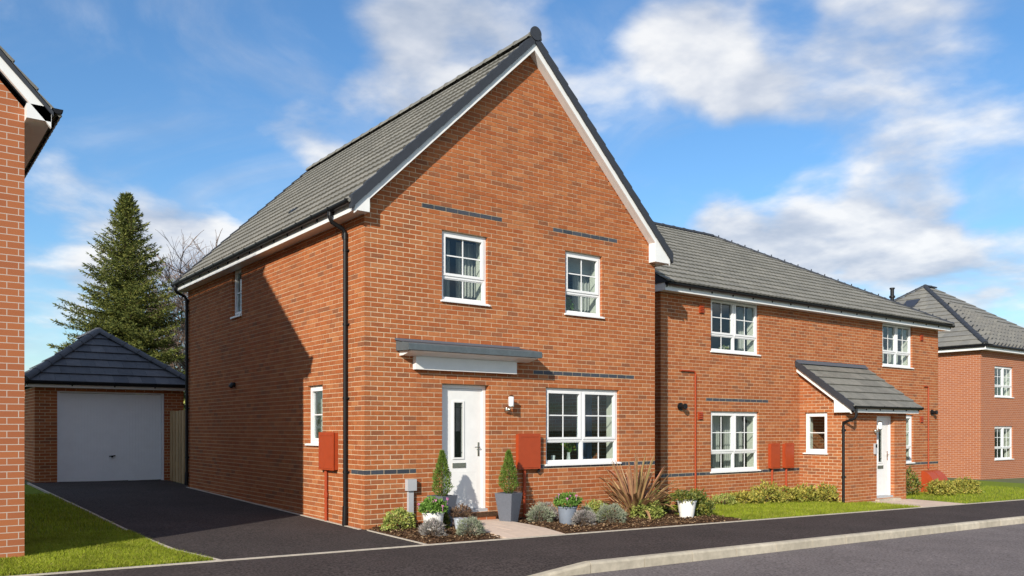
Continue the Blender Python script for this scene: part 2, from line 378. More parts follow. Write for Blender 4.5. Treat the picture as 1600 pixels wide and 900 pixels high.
def core(mb, fr, a0, a1, z0, z1, openings, din=-.3, dout=-.004, grow=.004, cut0=0):
    """the mortar bed behind the bricks, with holes"""
    op = [(o[0] - grow, o[1] + grow, o[2] - grow, o[3] + grow) for o in openings]
    xs = sorted({a0, a1, *[max(a0, min(a1, q)) for o in op for q in o[:2]]}); zs = sorted({z0, z1, *[max(z0, min(z1, q)) for o in op for q in o[2:]]})
    for i in range(len(xs) - 1):
        run = None
        for j in range(len(zs) - 1):
            cx, cz = (xs[i] + xs[i + 1]) / 2, (zs[j] + zs[j + 1]) / 2
            solid = not any(o[0] < cx < o[1] and o[2] < cz < o[3] for o in op)
            if solid and run is None: run = zs[j]
            if run is not None and (not solid or j == len(zs) - 2):
                fr.box(mb, xs[i], xs[i + 1], run, zs[j + 1] if solid else zs[j], din, dout); run = None

def window(house, fr, a0, a1, z0, z1, cols=2, transom=.33, bars='grid', label=None, sill=True, obscure=False):
    """white casement: frame, sashes, bars, panes, sill, plaster reveal"""
    D0, D1 = -.125, -.055; t = .05
    mb = MB(); fr.box(mb, a0 + .003, a0 + t, z0 + .003, z1 - .003, D0, D1); fr.box(mb, a1 - t, a1 - .003, z0 + .003, z1 - .003, D0, D1)
    fr.box(mb, a0 + t, a1 - t, z1 - t, z1 - .004, D0, D1 - .001); fr.box(mb, a0 + t, a1 - t, z0 + .004, z0 + t, D0, D1 - .001)
    zt = z0 + t + (z1 - z0 - 2 * t) * transom if transom else z0 + t
    cw = (a1 - a0 - 2 * t + .05) / cols
    if transom: fr.box(mb, a0 + t, a1 - t, zt - .02, zt + .02, D0, D1 - .002)
    for c in range(1, cols): fr.box(mb, a0 + t + c * cw - .05, a0 + t + c * cw, z0 + t, z1 - t, D0, D1 - .003)
    win = mb.build('window', 'white_upvc', house)
    if label: win['label'] = label
    for c in range(cols):
        x0 = a0 + t + c * cw; x1 = x0 + cw - .05
        lights = [(x0, x1, zt + (.02 if transom else 0), z1 - t, True)]
        if transom: lights.append((x0, x1, z0 + t, zt - .02, False))
        for l0, l1, y0, y1, opening in lights:
            st = .042 if opening else .016; sd = D1 + (.014 if opening else -.012)
            m = MB(); fr.box(m, l0, l0 + st, y0, y1, D1 - .05, sd); fr.box(m, l1 - st, l1, y0, y1, D1 - .05, sd)
            fr.box(m, l0 + st, l1 - st, y1 - st, y1, D1 - .05, sd - .001); fr.box(m, l0 + st, l1 - st, y0, y0 + st, D1 - .05, sd - .001)
            m.build('sash', 'white_upvc', win)
            g0, g1, h0, h1 = l0 + st, l1 - st, y0 + st, y1 - st
            m = MB(); fr.box(m, g0 - .004, g1 + .004, h0 - .004, h1 + .004, D1 - .034, D1 - .028); m.build('pane', 'glass', win)
            if bars == 'grid' or bars == 'cross':
                if (g1 - g0) > .3:
                    m = MB(); fr.box(m, (g0 + g1) / 2 - .01, (g0 + g1) / 2 + .01, h0, h1, D1 - .026, D1 - .019); m.build('glazing_bar', 'white_upvc', win)
                if opening:
                    m = MB(); fr.box(m, g0, g1, (h0 + h1) / 2 - .01, (h0 + h1) / 2 + .01, D1 - .026, D1 - .018); m.build('glazing_bar', 'white_upvc', win)
            elif bars == 'one':
                m = MB(); zz = h0 + (h1 - h0) * .5; fr.box(m, g0, g1, zz - .01, zz + .01, D1 - .026, D1 - .018); m.build('glazing_bar', 'white_upvc', win)
    if sill:
        m = MB(); fr.poly(m, [(a0 - .03, z0 - .032), (a1 + .03, z0 - .032), (a1 + .03, z0 - .006), (a0 - .03, z0 - .006)], .002, .04)
        fr.box(m, a0 + .002, a1 - .002, z0 - .006, z0 + .002, D1, .036); m.build('sill', 'white_upvc', win)
    m = MB()
    for b in ((a0 - .03, a0 + .004, z0 - .03, z1 + .03), (a1 - .004, a1 + .03, z0 - .03, z1 + .03)): fr.box(m, *b, -.34, D0 - .002)
    fr.box(m, a0 + .004, a1 - .004, z1 - .004, z1 + .03, -.34, D0 - .002); fr.box(m, a0 + .004, a1 - .004, z0 - .03, z0 + .02, -.40, D0 - .002)
    m.build('reveal', 'plaster', win)
    return win

def door(house, fr, a0, a1, z0, z1, handle_right=True, label=None):
    mb = MB(); D0, D1, t = -.17, -.10, .06
    fr.box(mb, a0 + .003, a0 + t, z0, z1 - .003, D0, D1); fr.box(mb, a1 - t, a1 - .003, z0, z1 - .003, D0, D1); fr.box(mb, a0 + t, a1 - t, z1 - t, z1 - .004, D0, D1 - .001)
    d = mb.build('door', 'white_upvc', house)
    if label: d['label'] = label
    l0, l1, y0, y1 = a0 + t + .004, a1 - t - .004, z0 + .05, z1 - t - .004; w = l1 - l0
    g0, g1, h0, h1 = l0 + w * .30, l0 + w * .30 + .17, y0 + (y1 - y0) * .43, y0 + (y1 - y0) * .885
    m = MB(); core(m, fr, l0, l1, y0, y1, [(g0, g1, h0, h1)], D0 + .01, D1 - .022, 0)
    # shallow moulded panels
    for (q0, q1, r0, r1) in ((l0 + .10, l1 - .10, y0 + .12, y0 + .62),):
        for b in ((q0, q1, r0, r0 + .012), (q0, q1, r1 - .012, r1), (q0, q0 + .012, r0 + .012, r1 - .012), (q1 - .012, q1, r0 + .012, r1 - .012)): fr.box(m, *b, D1 - .023, D1 - .0205)
    m.build('door_leaf', 'white_gloss', d)
    m = MB(); e = .028
    for b in ((g0 - e, g0, h0 - e, h1 + e), (g1, g1 + e, h0 - e, h1 + e), (g0, g1, h1, h1 + e), (g0, g1, h0 - e, h0)): fr.box(m, *b, D1 - .03, D1 - .008)
    m.build('glazing_frame', 'white_gloss', d)
    m = MB(); fr.box(m, g0, g1, h0, h1, D1 - .04, D1 - .034); m.build('pane', 'glass', d)
    m = MB(); ia, ib = g0 + .035, g1 - .035
    for b in ((ia, ia + .008, h0, h1), (ib, ib + .008, h0, h1), (g0, g1, h0 + .08, h0 + .088), (g0, g1, h1 - .088, h1 - .08)): fr.box(m, *b, D1 - .034, D1 - .028)
    m.build('leaded_strip', 'dark_metal', d)
    m = MB(); fr.box(m, g0 - .03, g1 + .06, h0 - .17, h0 - .09, D1 - .022, D1 - .010); lb = m.build('letterbox', 'chrome', d)
    hx = (l1 - .07) if handle_right else (l0 + .07); hz = z0 + 1.02
    m = MB(); fr.box(m, hx - .016, hx + .016, hz - .10, hz + .13, D1 - .022, D1 - .012)
    m.tube([fr.p(hx, hz + .05, D1 - .015), fr.p(hx, hz + .05, D1 + .03), fr.p(hx + (-.10 if handle_right else .1), hz + .05, D1 + .03)], .009, 6); m.build('handle', 'chrome', d)
    m = MB(); fr.box(m, a0 + .004, a1 - .004, z0 - .02, z0 + .045, D0, -.03); m.build('threshold', 'meter_grey', d)
    m = MB(); fr.box(m, a0, a1, z0, z1, -.6, -.58); m.build('hall_screen', 'room_wall', d)
    return d

def gutter(house, fr, a0, a1, z, d, step=.8, cap=True):
    r = .056; pts = []
    for i in range(9): t = math.pi + math.pi * i / 8; pts.append((d + r + r * math.cos(t), z + r * math.sin(t) * 1.1))
    inner = [(d + r + (r - .005) * math.cos(math.pi + math.pi * i / 8), z + (r - .005) * math.sin(math.pi + math.pi * i / 8) * 1.1) for i in range(8, -1, -1)]
    mb = MB(); prof = pts + inner
    for i in range(8):
        fr.extr(mb, [pts[i], pts[i + 1], inner[7 - i], inner[8 - i]], a0, a1)
    if cap:
        for a in (a0, a1 - .01): fr.extr(mb, pts, a, a + .01)
    g = mb.build('gutter', 'black_pvc', house)
    n = max(2, round((a1 - a0) / step))
    for i in range(n + 1):
        a = a0 + .06 + (a1 - a0 - .12) * i / n; m = MB()
        fr.extr(m, [(d + r + (r + .009) * math.cos(math.pi + math.pi * k / 6), z + .008 + (r + .009) * math.sin(math.pi + math.pi * k / 6) * 1.1) for k in range(7)], a - .018, a + .018)
        fr.box(m, a - .014, a + .014, z - .09, z + .01, d - .012, d + .012); m.build('bracket', 'black_pvc', g)
    return g

def downpipe(house, fr, a, ztop, zbot, d_g, d_w=.045, r=.034):
    """swan neck from the gutter back to the wall, then down"""
    m = MB(); m.tube([fr.p(a, ztop, d_g), fr.p(a, ztop - .10, d_g), fr.p(a, ztop - .16, d_g - .03), fr.p(a, ztop - .24, d_w + .04), fr.p(a, ztop - .31, d_w), fr.p(a, ztop - .40, d_w), fr.p(a, zbot, d_w)], r, 10)
    m.tube([fr.p(a, ztop - .30, d_w), fr.p(a, ztop - .40, d_w)], r + .006, 10); m.tube([fr.p(a, ztop + .0, d_g), fr.p(a, ztop - .07, d_g)], r + .006, 10); m.tube([fr.p(a, zbot + .30, d_w), fr.p(a, zbot, d_w + .01)], r + .008, 10)
    dp = m.build('downpipe', 'black_pvc', house)
    z = ztop - .55
    while z > zbot + .3:
        m = MB(); m.tube([fr.p(a, z, d_w), fr.p(a, z - .035, d_w)], r + .006, 10); fr.box(m, a - .06, a + .06, z - .03, z - .005, .002, d_w - .012); m.build('pipe_clip', 'black_pvc', dp); z -= 1.15
    return dp

def meter_box(house, fr, a0, a1, z0, z1, pipe_to, pipe_a=None):
    m = MB(); fr.box(m, a0, a1, z0, z1, .002, .075); b = m.build('meter_box', 'terracotta_pvc', house)
    m = MB(); fr.box(m, a0 - .012, a1 + .012, z0 - .008, z1 + .012, .076, .095); lid = m.build('lid', 'terracotta_pvc', b)
    m = MB(); fr.box(m, a0 + .04, a1 - .04, z1 - .045, z1 - .033, .096, .101); fr.box(m, a0 + .04, a1 - .04, z0 + .02, z0 + .032, .096, .101); m.build('lid_rib', 'terracotta_pvc', b)
    if pipe_to is not None:
        pa = pipe_a if pipe_a is not None else a0 + (a1 - a0) * .3
        m = MB(); m.tube([fr.p(pa, z0 + .01, .04), fr.p(pa, pipe_to, .04)], .026, 8); m.tube([fr.p(pa, z0 - .38, .04), fr.p(pa, z0 - .46, .04)], .034, 8); m.build('duct', 'terracotta_pvc', b)
    return b

def wall_lamp(house, fr, a, z):
    m = MB(); c = fr.p(a, z - .13, .03); m.lathe([(0, -.055), (.045, -.03), (.05, 0), (.045, .03), (0, .055)], 12, c); m.tube([c, fr.p(a, z - .13, .12), fr.p(a, z - .06, .15)], .012, 8)
    lamp = m.build('wall_lamp', 'chrome', house)
    m = MB(); m.lathe([(.042, 0), (.046, .01), (.046, .15), (.042, .155)], 14, fr.p(a, z - .07, .15)); m.build('lamp_shade', 'lamp_glass', lamp)
    m = MB(); m.lathe([(.05, 0), (.055, .008), (.03, .025), (0, .03)], 14, fr.p(a, z + .088, .15)); m.lathe([(.05, 0), (.05, .016)], 14, fr.p(a, z - .087, .15)); m.build('lamp_cap', 'chrome', lamp)
    return lamp

class Roof:
    """one pitched roof: tiles on several planes, the largest in view as objects"""
    def __init__(s, house, mat): s.house = house; s.mat = mat; s.cand = []; s.rest = MB(); s.part = None
    def plane(s, O, A, S, La, Ls, rows, w=.30, planes=(), profile=True, seed=3):
        O, A, S = Vector(O), Vector(A), Vector(S).normalized(); Nn = A.cross(S)
        fl = Nn.z < 0; Nn = -Nn if fl else Nn
        n = round(La / w); w = La / n; g = Ls / rows
        for r in range(rows):
            off = 0 if (r % 2 == 0 or profile) else w / 2
            for i in range(-1 if off else 0, n):
                a0 = i * w + off; a1 = a0 + w; s0 = r * g; s1 = s0 + g + (.055 if r < rows - 1 else 0)
                pts = [(max(a0, 0), s0), (min(a1, La), s0), (min(a1, La), s1), (max(a0, 0), s1)]
                c = clip(pts, planes) if planes else pts
                if len(c) < 3 or polyarea(c) < .003: continue
                s.cand.append((O, A, S, Nn, c, c == pts and a0 >= -1e-6 and a1 <= La + 1e-6, g, w, profile, fl))
    def emit(s, mb, t, base):
        O, A, S, Nn, c, full, g, w, profile, fl = t
        hgt = lambda q: .052 - .036 * (q / (g + .055))
        if full and profile:
            pr = [(0.003, .0), (.035, .009), (.075, .009), (.11, .001), (.15, .0), (.185, .008), (.225, .008), (.262, .001), (w - .003, .0)]
            sl = c[2][1] - c[0][1]; lo = []; up = []; fr_ = []
            for x, h in pr:
                lo.append(base + A * x + Nn * (hgt(0) + h)); up.append(base + A * x + S * sl + Nn * (hgt(sl) + h)); fr_.append(base + A * x + Nn * (hgt(0) + h - .036))
            k = len(pr); fs = [(i, i + 1, k + i + 1, k + i) for i in range(k - 1)] + [(2 * k + i, 2 * k + i + 1, i + 1, i) for i in range(k - 1)]
            fs += [(0, k, 2 * k), (k - 1, 3 * k - 1, 2 * k - 1)]
            if fl: fs = [f[::-1] for f in fs]
            mb.add(lo + up + fr_, fs)
        else:
            a_, s_ = c[0]
            bot = [base + A * (a - a_ + (.002 if a - a_ < .01 else -.002)) + S * (q - s_) + Nn * (hgt(q - s_) - .022) for a, q in c]; top = [p + Nn * .022 for p in bot]
            mb.prism(bot[::-1] if fl else bot, top[::-1] if fl else top)
    def finish(s, limit=300):
        s.part = s.underlay; order = []
        for i, t in enumerate(s.cand):
            O, A, S, Nn, c = t[:5]; pts = [O + A * a + S * q for a, q in c]
            vis = (Vector(CAM) - pts[0]).dot(Nn) > 0
            order.append((parea(pts) if (vis and t[5]) else 0, i))
        order.sort(reverse=True); one = {i for ar, i in order[:limit] if ar > 1}; shared = {}
        for i, t in enumerate(s.cand):
            O, A, S, Nn, c = t[:5]; base = O + A * c[0][0] + S * c[0][1]
            if i in one:
                key = (tuple(O), round(c[2][1] - c[0][1], 3), round(c[1][0] - c[0][0], 3))
                if key not in shared:
                    m = MB(); s.emit(m, t, Vector((0, 0, 0))); shared[key] = m.mesh('roof_tile', s.mat)
                inst('roof_tile', shared[key], s.part, base)
            else: s.emit(s.rest, t, base)
        if s.rest.f: tag(s.rest.build('tiling', s.mat, s.part), kind='stuff')

def ridge_tiles(part, p0, p1, r=.13, step=.45, mat='verge', capped=True):
    p0, p1 = Vector(p0), Vector(p1); L = (p1 - p0).length; n = max(1, round(L / step)); t = (p1 - p0).normalized()
    side = t.cross(Vector((0, 0, 1))).normalized(); up = side.cross(t).normalized()
    for i in range(n):
        a = p0 + t * (L * i / n); b = p0 + t * (L * (i + 1) / n - .004); vs = []
        for q, e in ((a, .012), (a + t * .05, .012), (a + t * .051, 0), (b, 0)):
            vs += [q + (side * math.cos(math.pi * j / 8) * (r + e) * 1.0 + up * (math.sin(math.pi * j / 8) * (r + e) * .85 - .02)) for j in range(9)]
        m = MB(); m.add(vs, [(k * 9 + j, k * 9 + j + 1, (k + 1) * 9 + j + 1, (k + 1) * 9 + j) for k in range(3) for j in range(8)] + [tuple(range(8, -1, -1)), tuple(27 + j for j in range(9))], False)
        m.build('ridge_tile', mat, part)

def g(x, y): return -.018 * max(-15, min(40, x)) + .0166 * max(-8, min(15, y))
def sheet(name, x0, x1, y0, y1, dz, mat, nx=2, ny=2, kind='structure', parent=None, zf=None, poly=None):
    mb = MB()
    if poly:
        n = len(poly); mb.add([(x, y, g(x, y) + dz) for x, y in poly], [tuple(range(n))])
    else:
        xs = [x0 + (x1 - x0) * i / nx for i in range(nx + 1)]; ys = [y0 + (y1 - y0) * i / ny for i in range(ny + 1)]
        mb.add([(x, y, g(x, y) + dz + (zf(x, y) if zf else 0)) for y in ys for x in xs], [(j * (nx + 1) + i, j * (nx + 1) + i + 1, (j + 1) * (nx + 1) + i + 1, (j + 1) * (nx + 1) + i) for j in range(ny) for i in range(nx)], bool(zf))
    o = mb.build(name, mat, parent)
    if kind: o['kind'] = kind
    return o
# ------------------------------------------------------------------ ground, roads, paths
def build_ground():
    mb = MB(); xs = [-700, -200, -80, -40, -15, 0, 20, 40, 80, 200, 700]; ys = [-700, -200, -80, -30, -11.7, -3.2, -3.0, 0, 8, 15, 40, 80, 200, 700]
    mb.add([(x, y, g(x, y) - (.20 if -11.8 < y <= -3.1 else .03)) for y in ys for x in xs], [(j * 11 + i, j * 11 + i + 1, (j + 1) * 11 + i + 1, (j + 1) * 11 + i) for j in range(13) for i in range(10)])
    mb.build('ground', 'ground_far')['kind'] = 'structure'
    sheet('road', -60, 90, -10.5, -3.98, -.125, 'tarmac_road', 30, 2)
    sheet('pavement', .055 - 65 * .915, .055 + 99 * .915, -3.858, -1.85, .0, 'tarmac_pavement', 164, 8, zf=lambda x, y: -.10 * max(0, min(1, (-3.2 - y) / .65)) * max(0, min(1, (.97 - x) / .915)))
    sheet('driveway', 0, 0, 0, 0, .003, 'tarmac', poly=[(-2.74, -1.80), (.02, -1.80), (.02, -.02), (.02, 9.0), (.15, 9.0), (.15, 11.5), (-3.0, 11.5), (-3.0, 5), (-3.02, .9), (-2.95, -.8)])
    # concrete edgings, slightly proud
    def strip(pts, w, name='edging'):
        mb = MB()
        fine = []
        for (x0, y0), (x1, y1) in zip(pts[:-1], pts[1:]):
            n = max(1, int(math.hypot(x1 - x0, y1 - y0) / 2)); fine += [(x0 + (x1 - x0) * i / n, y0 + (y1 - y0) * i / n) for i in range(n)]
        fine.append(pts[-1])
        for (x0, y0), (x1, y1) in zip(fine[:-1], fine[1:]):
            t = Vector((x1 - x0, y1 - y0)).normalized(); n = Vector((-t.y, t.x)) * w / 2
            q = [(x0 + n.x, y0 + n.y), (x0 - n.x, y0 - n.y), (x1 - n.x, y1 - n.y), (x1 + n.x, y1 + n.y)]
            mb.prism([(x, y, g(x, y) - .05) for x, y in q], [(x, y, g(x, y) + .012) for x, y in q])
        mb.build(name, 'edging')['kind'] = 'structure'
    strip([(-40, -1.825), (90, -1.825)], .045)
    strip([(-2.74, -1.79), (-2.96, -.8), (-3.03, .9), (-3.01, 5), (-3.01, 11.3)], .04)
    strip([(.0, -1.79), (.0, -.12)], .04)
    strip([(-.05, 0.05), (-.05, 8.9)], .05)
    k = thing('kerb', None, None, (0, -3.9, -.1)); k['kind'] = 'structure'
    L = .915
    for i in range(-14, 60):
        x0 = .97 + i * L; x1 = x0 + L - .014; y0, y1 = -3.985, -3.86
        def top(x): return g(x, -3.9) + .004 - (.105 if i < -1 else (.105 * (1 - (x - .055) / L) if i == -1 else 0))
        prof = lambda x: [(y0, g(x, y0) - .16), (y1, g(x, y1) - .16), (y1, top(x)), (y0 + .028, top(x)), (y0 + .010, top(x) - .010), (y0, top(x) - .028)]
        m = MB(); m.prism([(x0, y, z) for y, z in prof(x0)], [(x1, y, z) for y, z in prof(x1)]); m.build('kerb_stone', 'kerb_concrete', k)
    # front garden
    def soilz(x, y):
        e = min(y + 1.79, x - .03, abs(x - 1.315), abs(x - 2.455)); e = max(0, min(1, e / .14))
        return -.045 * (1 - e) ** 2 + e * .03 * mnoise.noise(Vector((x * 3, y * 3, 1))) + e * .02 * mnoise.noise(Vector((x * 9, y * 9, 4)))
    sheet('flower_bed', .03, 1.315, -1.79, .0, .03, 'soil', 18, 30, zf=soilz)
    sheet('flower_bed', 2.455, 6.75, -1.79, .9, .03, 'soil', 60, 44, zf=soilz)
    mb = MB(); rnd = random.Random(5)
    for _ in range(19000):
        x = rnd.uniform(.05, 6.7); y = rnd.uniform(-1.76, .0 if x < 6.3 else .8)
        if 1.28 < x < 2.46: continue
        s = rnd.uniform(.006, .020); a = rnd.uniform(0, 6.28); c, q = math.cos(a), math.sin(a); e = rnd.uniform(.35, .7); z = g(x, y) + .034 + soilz(x, y) + rnd.uniform(0, .012); t = rnd.uniform(-.5, .5); t2 = rnd.uniform(-.4, .4)
        vs = [(x + c * i * s - q * j * s * e, y + q * i * s + c * j * s * e, z + i * s * t + j * s * t2 + .006) for i, j in ((-1, -1), (1, -1), (1.2, .8), (-.8, 1))]
        mb.add(vs, [(0, 1, 2, 3)])
    tag(mb.build('bark_mulch', 'bark'), 'brown bark mulch chips covering the flower beds by the wall', 'mulch', kind='stuff')
    p = thing('garden_path', None, None, (1.85, -1, 0)); p['kind'] = 'structure'
    rnd = random.Random(2)
    y = -1.79
    row = 0
    while y < -.02:
        y1 = min(y + .44, -.01)
        for x0, x1 in (((1.33, 1.77), (1.775, 2.215), (2.22, 2.44)) if row % 2 else ((1.33, 1.55), (1.555, 1.995), (2.0, 2.44))):
            m = MB(); zz = rnd.uniform(-.002, .002); q = [(x0, y), (x1, y), (x1, y1 - .005), (x0, y1 - .005)]
            m.prism([(a, b, g(a, b) - .02) for a, b in q], [(a, b, g(a, b) + .06 + zz - .045 * max(0, (-1.2 - b)) / .6) for a, b in q]); m.build('paving_slab', 'paving', p)
        y = y1; row += 1
    sheet('lawn', -40, -3.05, -1.80, 11, -.012, 'turf', 60, 12)
    sheet('lawn', 6.75, 13.2, -1.80, .84, .0, 'turf', 6, 3)
    sheet('lawn', 15.3, 27.5, -1.80, 3.8, .0, 'turf', 6, 3)
    p2 = thing('porch_path', None, None, (14, -1, -.2)); p2['kind'] = 'structure'
    for i in range(4):
        for j in range(3):
            x0, x1, y0, y1 = 13.25 + i * .5, 13.745 + i * .5, -1.79 + j * .46, -1.334 + j * .46
            m = MB(); q = [(x0, y0), (x1, y0), (x1, y1), (x0, y1)]
            m.prism([(a, b, g(a, b) - .03) for a, b in q], [(a, b, g(a, b) + .012) for a, b in q]); m.build('paving_slab', 'paving', p2)
    def blades(x0, x1, y0, y1, n, hmin, hmax, seed, name, label, keep):
        rnd = random.Random(seed); mb = MB()
        while n > 0:
            x = rnd.uniform(x0, x1); y = rnd.uniform(y0, y1)
            if not keep(x, y): continue
            n -= 1; h = rnd.uniform(hmin, hmax); a = rnd.uniform(0, 6.28); w = rnd.uniform(.003, .0055); lx, ly = rnd.gauss(0, .35) * h, rnd.gauss(0, .35) * h; z = g(x, y) - .012
            c, s = math.cos(a) * w, math.sin(a) * w
            mb.add([(x - c, y - s, z), (x + c, y + s, z), (x + c * .7 + lx * .5, y + s * .7 + ly * .5, z + h * .65), (x - c * .7 + lx * .5, y - s * .7 + ly * .5, z + h * .65), (x + lx * 1.3, y + ly * 1.3, z + h)], [(0, 1, 2, 3), (3, 2, 4)])
        tag(mb.build(name, 'grass_blade'), label, 'grass', kind='stuff')
    def edge(y): return -2.77 - .23 * min(1, (y + 1.8) / 1.1)
    blades(-4.9, -2.74, -1.79, 1.2, 70000, .03, .065, 3, 'grass', 'short green lawn grass beside the driveway', lambda x, y: x < edge(y) - .03)
    blades(-6, -3.03, 1.2, 8, 25000, .03, .065, 4, 'grass', 'shaded lawn grass further up beside the driveway', lambda x, y: True)
    blades(6.75, 13.2, -1.79, .8, 30000, .03, .07, 6, 'grass', 'strip of lawn grass along the pavement before the semi-detached house', lambda x, y: (y < -.45 or x < 12.3) and x > 6.75 + .3 * math.sin(y * 3))
    blades(15.3, 24, -1.79, 1.5, 14000, .03, .08, 8, 'grass', 'lawn grass beyond the porch path', lambda x, y: True)
build_ground()

FRONT_N = (0, -1, 0); LEFT_N = (-1, 0, 0); EX = (1, 0, 0); EY = (0, 1, 0)

def interior(house, x0, x1, y0, y1, zb, parts=()):
    m = MB(); 
    for z in (zb + .08, zb + 2.42, zb + 4.72): m.box(x0 + .31, x1 - .31, y0 + .31, y1 - .31, z, z + .10)
    for p in parts: m.box(*p)
    m.build('interior', 'room_wall', house)

# ------------------------------------------------------------------ the detached house
def build_house():
    h = thing('detached_house', 'red brick detached house with tall front gable, white door and flat grey canopy', 'house')
    WX, DY = 6.3, 9.0; SL = .976; ZL = 4.953; AP = WX / 2
    ff = Frame((0, 0, 0), EX, FRONT_N); lf = Frame((0, 0, 0), EY, LEFT_N)
    fo = [(1.38, 2.28, 3.6, 4.725), (3.99, 4.89, 3.6, 4.725), (3.54, 5.325, .9, 2.25), (1.383, 2.306, .15, 2.25)]
    lo = [(5.35, 5.90, 3.825, 4.80), (1.49, 2.09, 1.275, 2.25)]
    planes = [(-SL, 1, ZL + .05), (SL, 1, ZL + .05 + SL * WX)]
    bw = Brickwork(h)
    jts = [(.905, -1, 2.48), (2.777, -1, 2.48)]
    bw.wall(ff, 0, WX, -3, 108, fo, planes, jts, [(11, 0, .905), (11, 2.777, 6.3), (33, 3.15, 5.70), (67, 1.0125, 2.60), (67, 3.6, 5.175)], 0, 11)
    bw.wall(lf, 0, DY, -2, 64, lo, [], [], [(11, 0, .43)], 1, 12)
    bw.finish(300)
    m = MB(); core(m, ff, .006, WX, -.3, 4.9, fo, -.3); core(m, lf, .31, DY, -.3, 4.78, lo, -.3)
    # fill the last 0.3 m at the corner on the left face
    lf.box(m, .0065, .309, -.3, 4.9, -.2, -.0042)
    ff.poly(m, [(.01, 4.901), (WX - .01, 4.901), (AP, ZL + SL * AP + .02)], -.3, -.0055)
    m.build('wall_core', 'mortar', h)
    m = MB(); m.box(WX - .3, WX - .002, .301, DY - .001, -.3, 4.9); m.box(.301, WX - .301, DY - .3, DY, -.3, 4.9)
    Frame((0, DY, 0), EX, (0, 1, 0)).poly(m, [(.01, 4.901), (WX - .01, 4.901), (AP, ZL + SL * AP + .02)], -.3, 0); m.build('rear_wall', 'brick_pattern', h)
    interior(h, 0, WX, 0, DY, 0, [(.31, 6, 4.2, 4.3, .19, 2.42), (.31, 6, 3.8, 3.9, 2.53, 4.72), (2.55, 2.65, .31, 4.2, .19, 2.42), (3.1, 3.2, .31, 3.8, 2.53, 4.72)])
    # windows and door
    window(h, ff, *fo[0], cols=1, transom=.33, label='upper casement window with pale curtains over the door')
    window(h, ff, *fo[1], cols=1, transom=.33, label='upper casement window with a raised blind, nearer the semi-detached house')
    window(h, ff, *fo[2], cols=2, transom=.29, label='wide two-light ground floor window')
    window(h, lf, *lo[0], cols=1, transom=None, bars='one', label='narrow window under the side eaves')
    window(h, lf, *lo[1], cols=1, transom=None, bars='one', label='small ground floor window in the side wall')
    door(h, ff, *fo[3])
    m = MB(); ff.box(m, 1.30, 2.42, .075, .14, -.09, .09); m.build('door_step', 'soil', h)
    m = MB(); ff.box(m, 1.33, 2.40, -.1, .072, .001, .07); m.build('step_riser', 'brick_pattern', h)
    # canopy over the door
    m = MB(); ff.extr(m, [(.002, 2.735), (.39, 2.72), (.40, 2.725), (.40, 2.815), (.385, 2.828), (.002, 2.895)], .54, 3.13); can = m.build('canopy', 'canopy_grey', h)
    m = MB(); ff.extr(m, [(.002, 2.66), (.10, 2.66), (.34, 2.705), (.36, 2.719), (.002, 2.733)], .60, 3.07); m.build('canopy_soffit', 'white_gloss', can)
    m = MB(); ff.box(m, .84, 2.82, 2.455, 2.658, .002, .10); m.build('canopy_box', 'white_gloss', can)
    m = MB(); ff.extr(m, [(.003, 2.896), (.02, 2.896), (.20, 2.866), (.20, 2.872), (.02, 2.905), (.003, 2.93)], .52, 2.95); m.build('flashing', 'lead', can)
    # roof
    deck = lambda u: ZL + SL * u + .20
    m = MB(); pr = [(-.26, deck(-.26)), (AP, deck(AP)), (WX + .26, deck(-.26)), (WX + .26, deck(-.26) - .03), (AP, deck(AP) - .18), (-.26, deck(-.26) - .03)]
    m.prism([(x, -.13, z) for x, z in pr], [(x, DY + .13, z) for x, z in pr]); roof = m.build('roof', 'verge', h)
    R_ = Roof(h, 'tile'); R_.underlay = roof
    c, s = 1 / math.hypot(1, SL), SL / math.hypot(1, SL); Ls = (AP + .31) / c
    R_.plane((-.31, -.15, deck(-.31)), EY, (c, 0, s), DY + .30, Ls, 15, .30)
    R_.plane((WX + .31, -.15, deck(-.31)), EY, (-c, 0, s), DY + .30, Ls, 15, .30)
    R_.finish(300)
    ridge_tiles(roof, (AP, -.19, deck(AP) + .02), (AP, DY + .19, deck(AP) + .02), .135, .45, 'tile')
    m = MB(); m.tube([(AP, -.215, deck(AP) + .075), (AP, -.19, deck(AP) + .075)], .118, 20); m.build('ridge_end_cap', 'verge', roof)
    # a handful of roof vents
    for v, u in ((3.9, .55),):
        m = MB(); z = deck(u) + .07
        m.prism([(u - .06, v, z - .09), (u + .08, v, z + .05), (u + .08, v + .24, z + .05), (u - .06, v + .24, z - .09)], [(u - .075, v + .02, z - .065), (u + .07, v + .02, z + .065), (u + .07, v + .22, z + .065), (u - .075, v + .22, z - .065)]); m.build('roof_vent', 'dark_metal', roof)
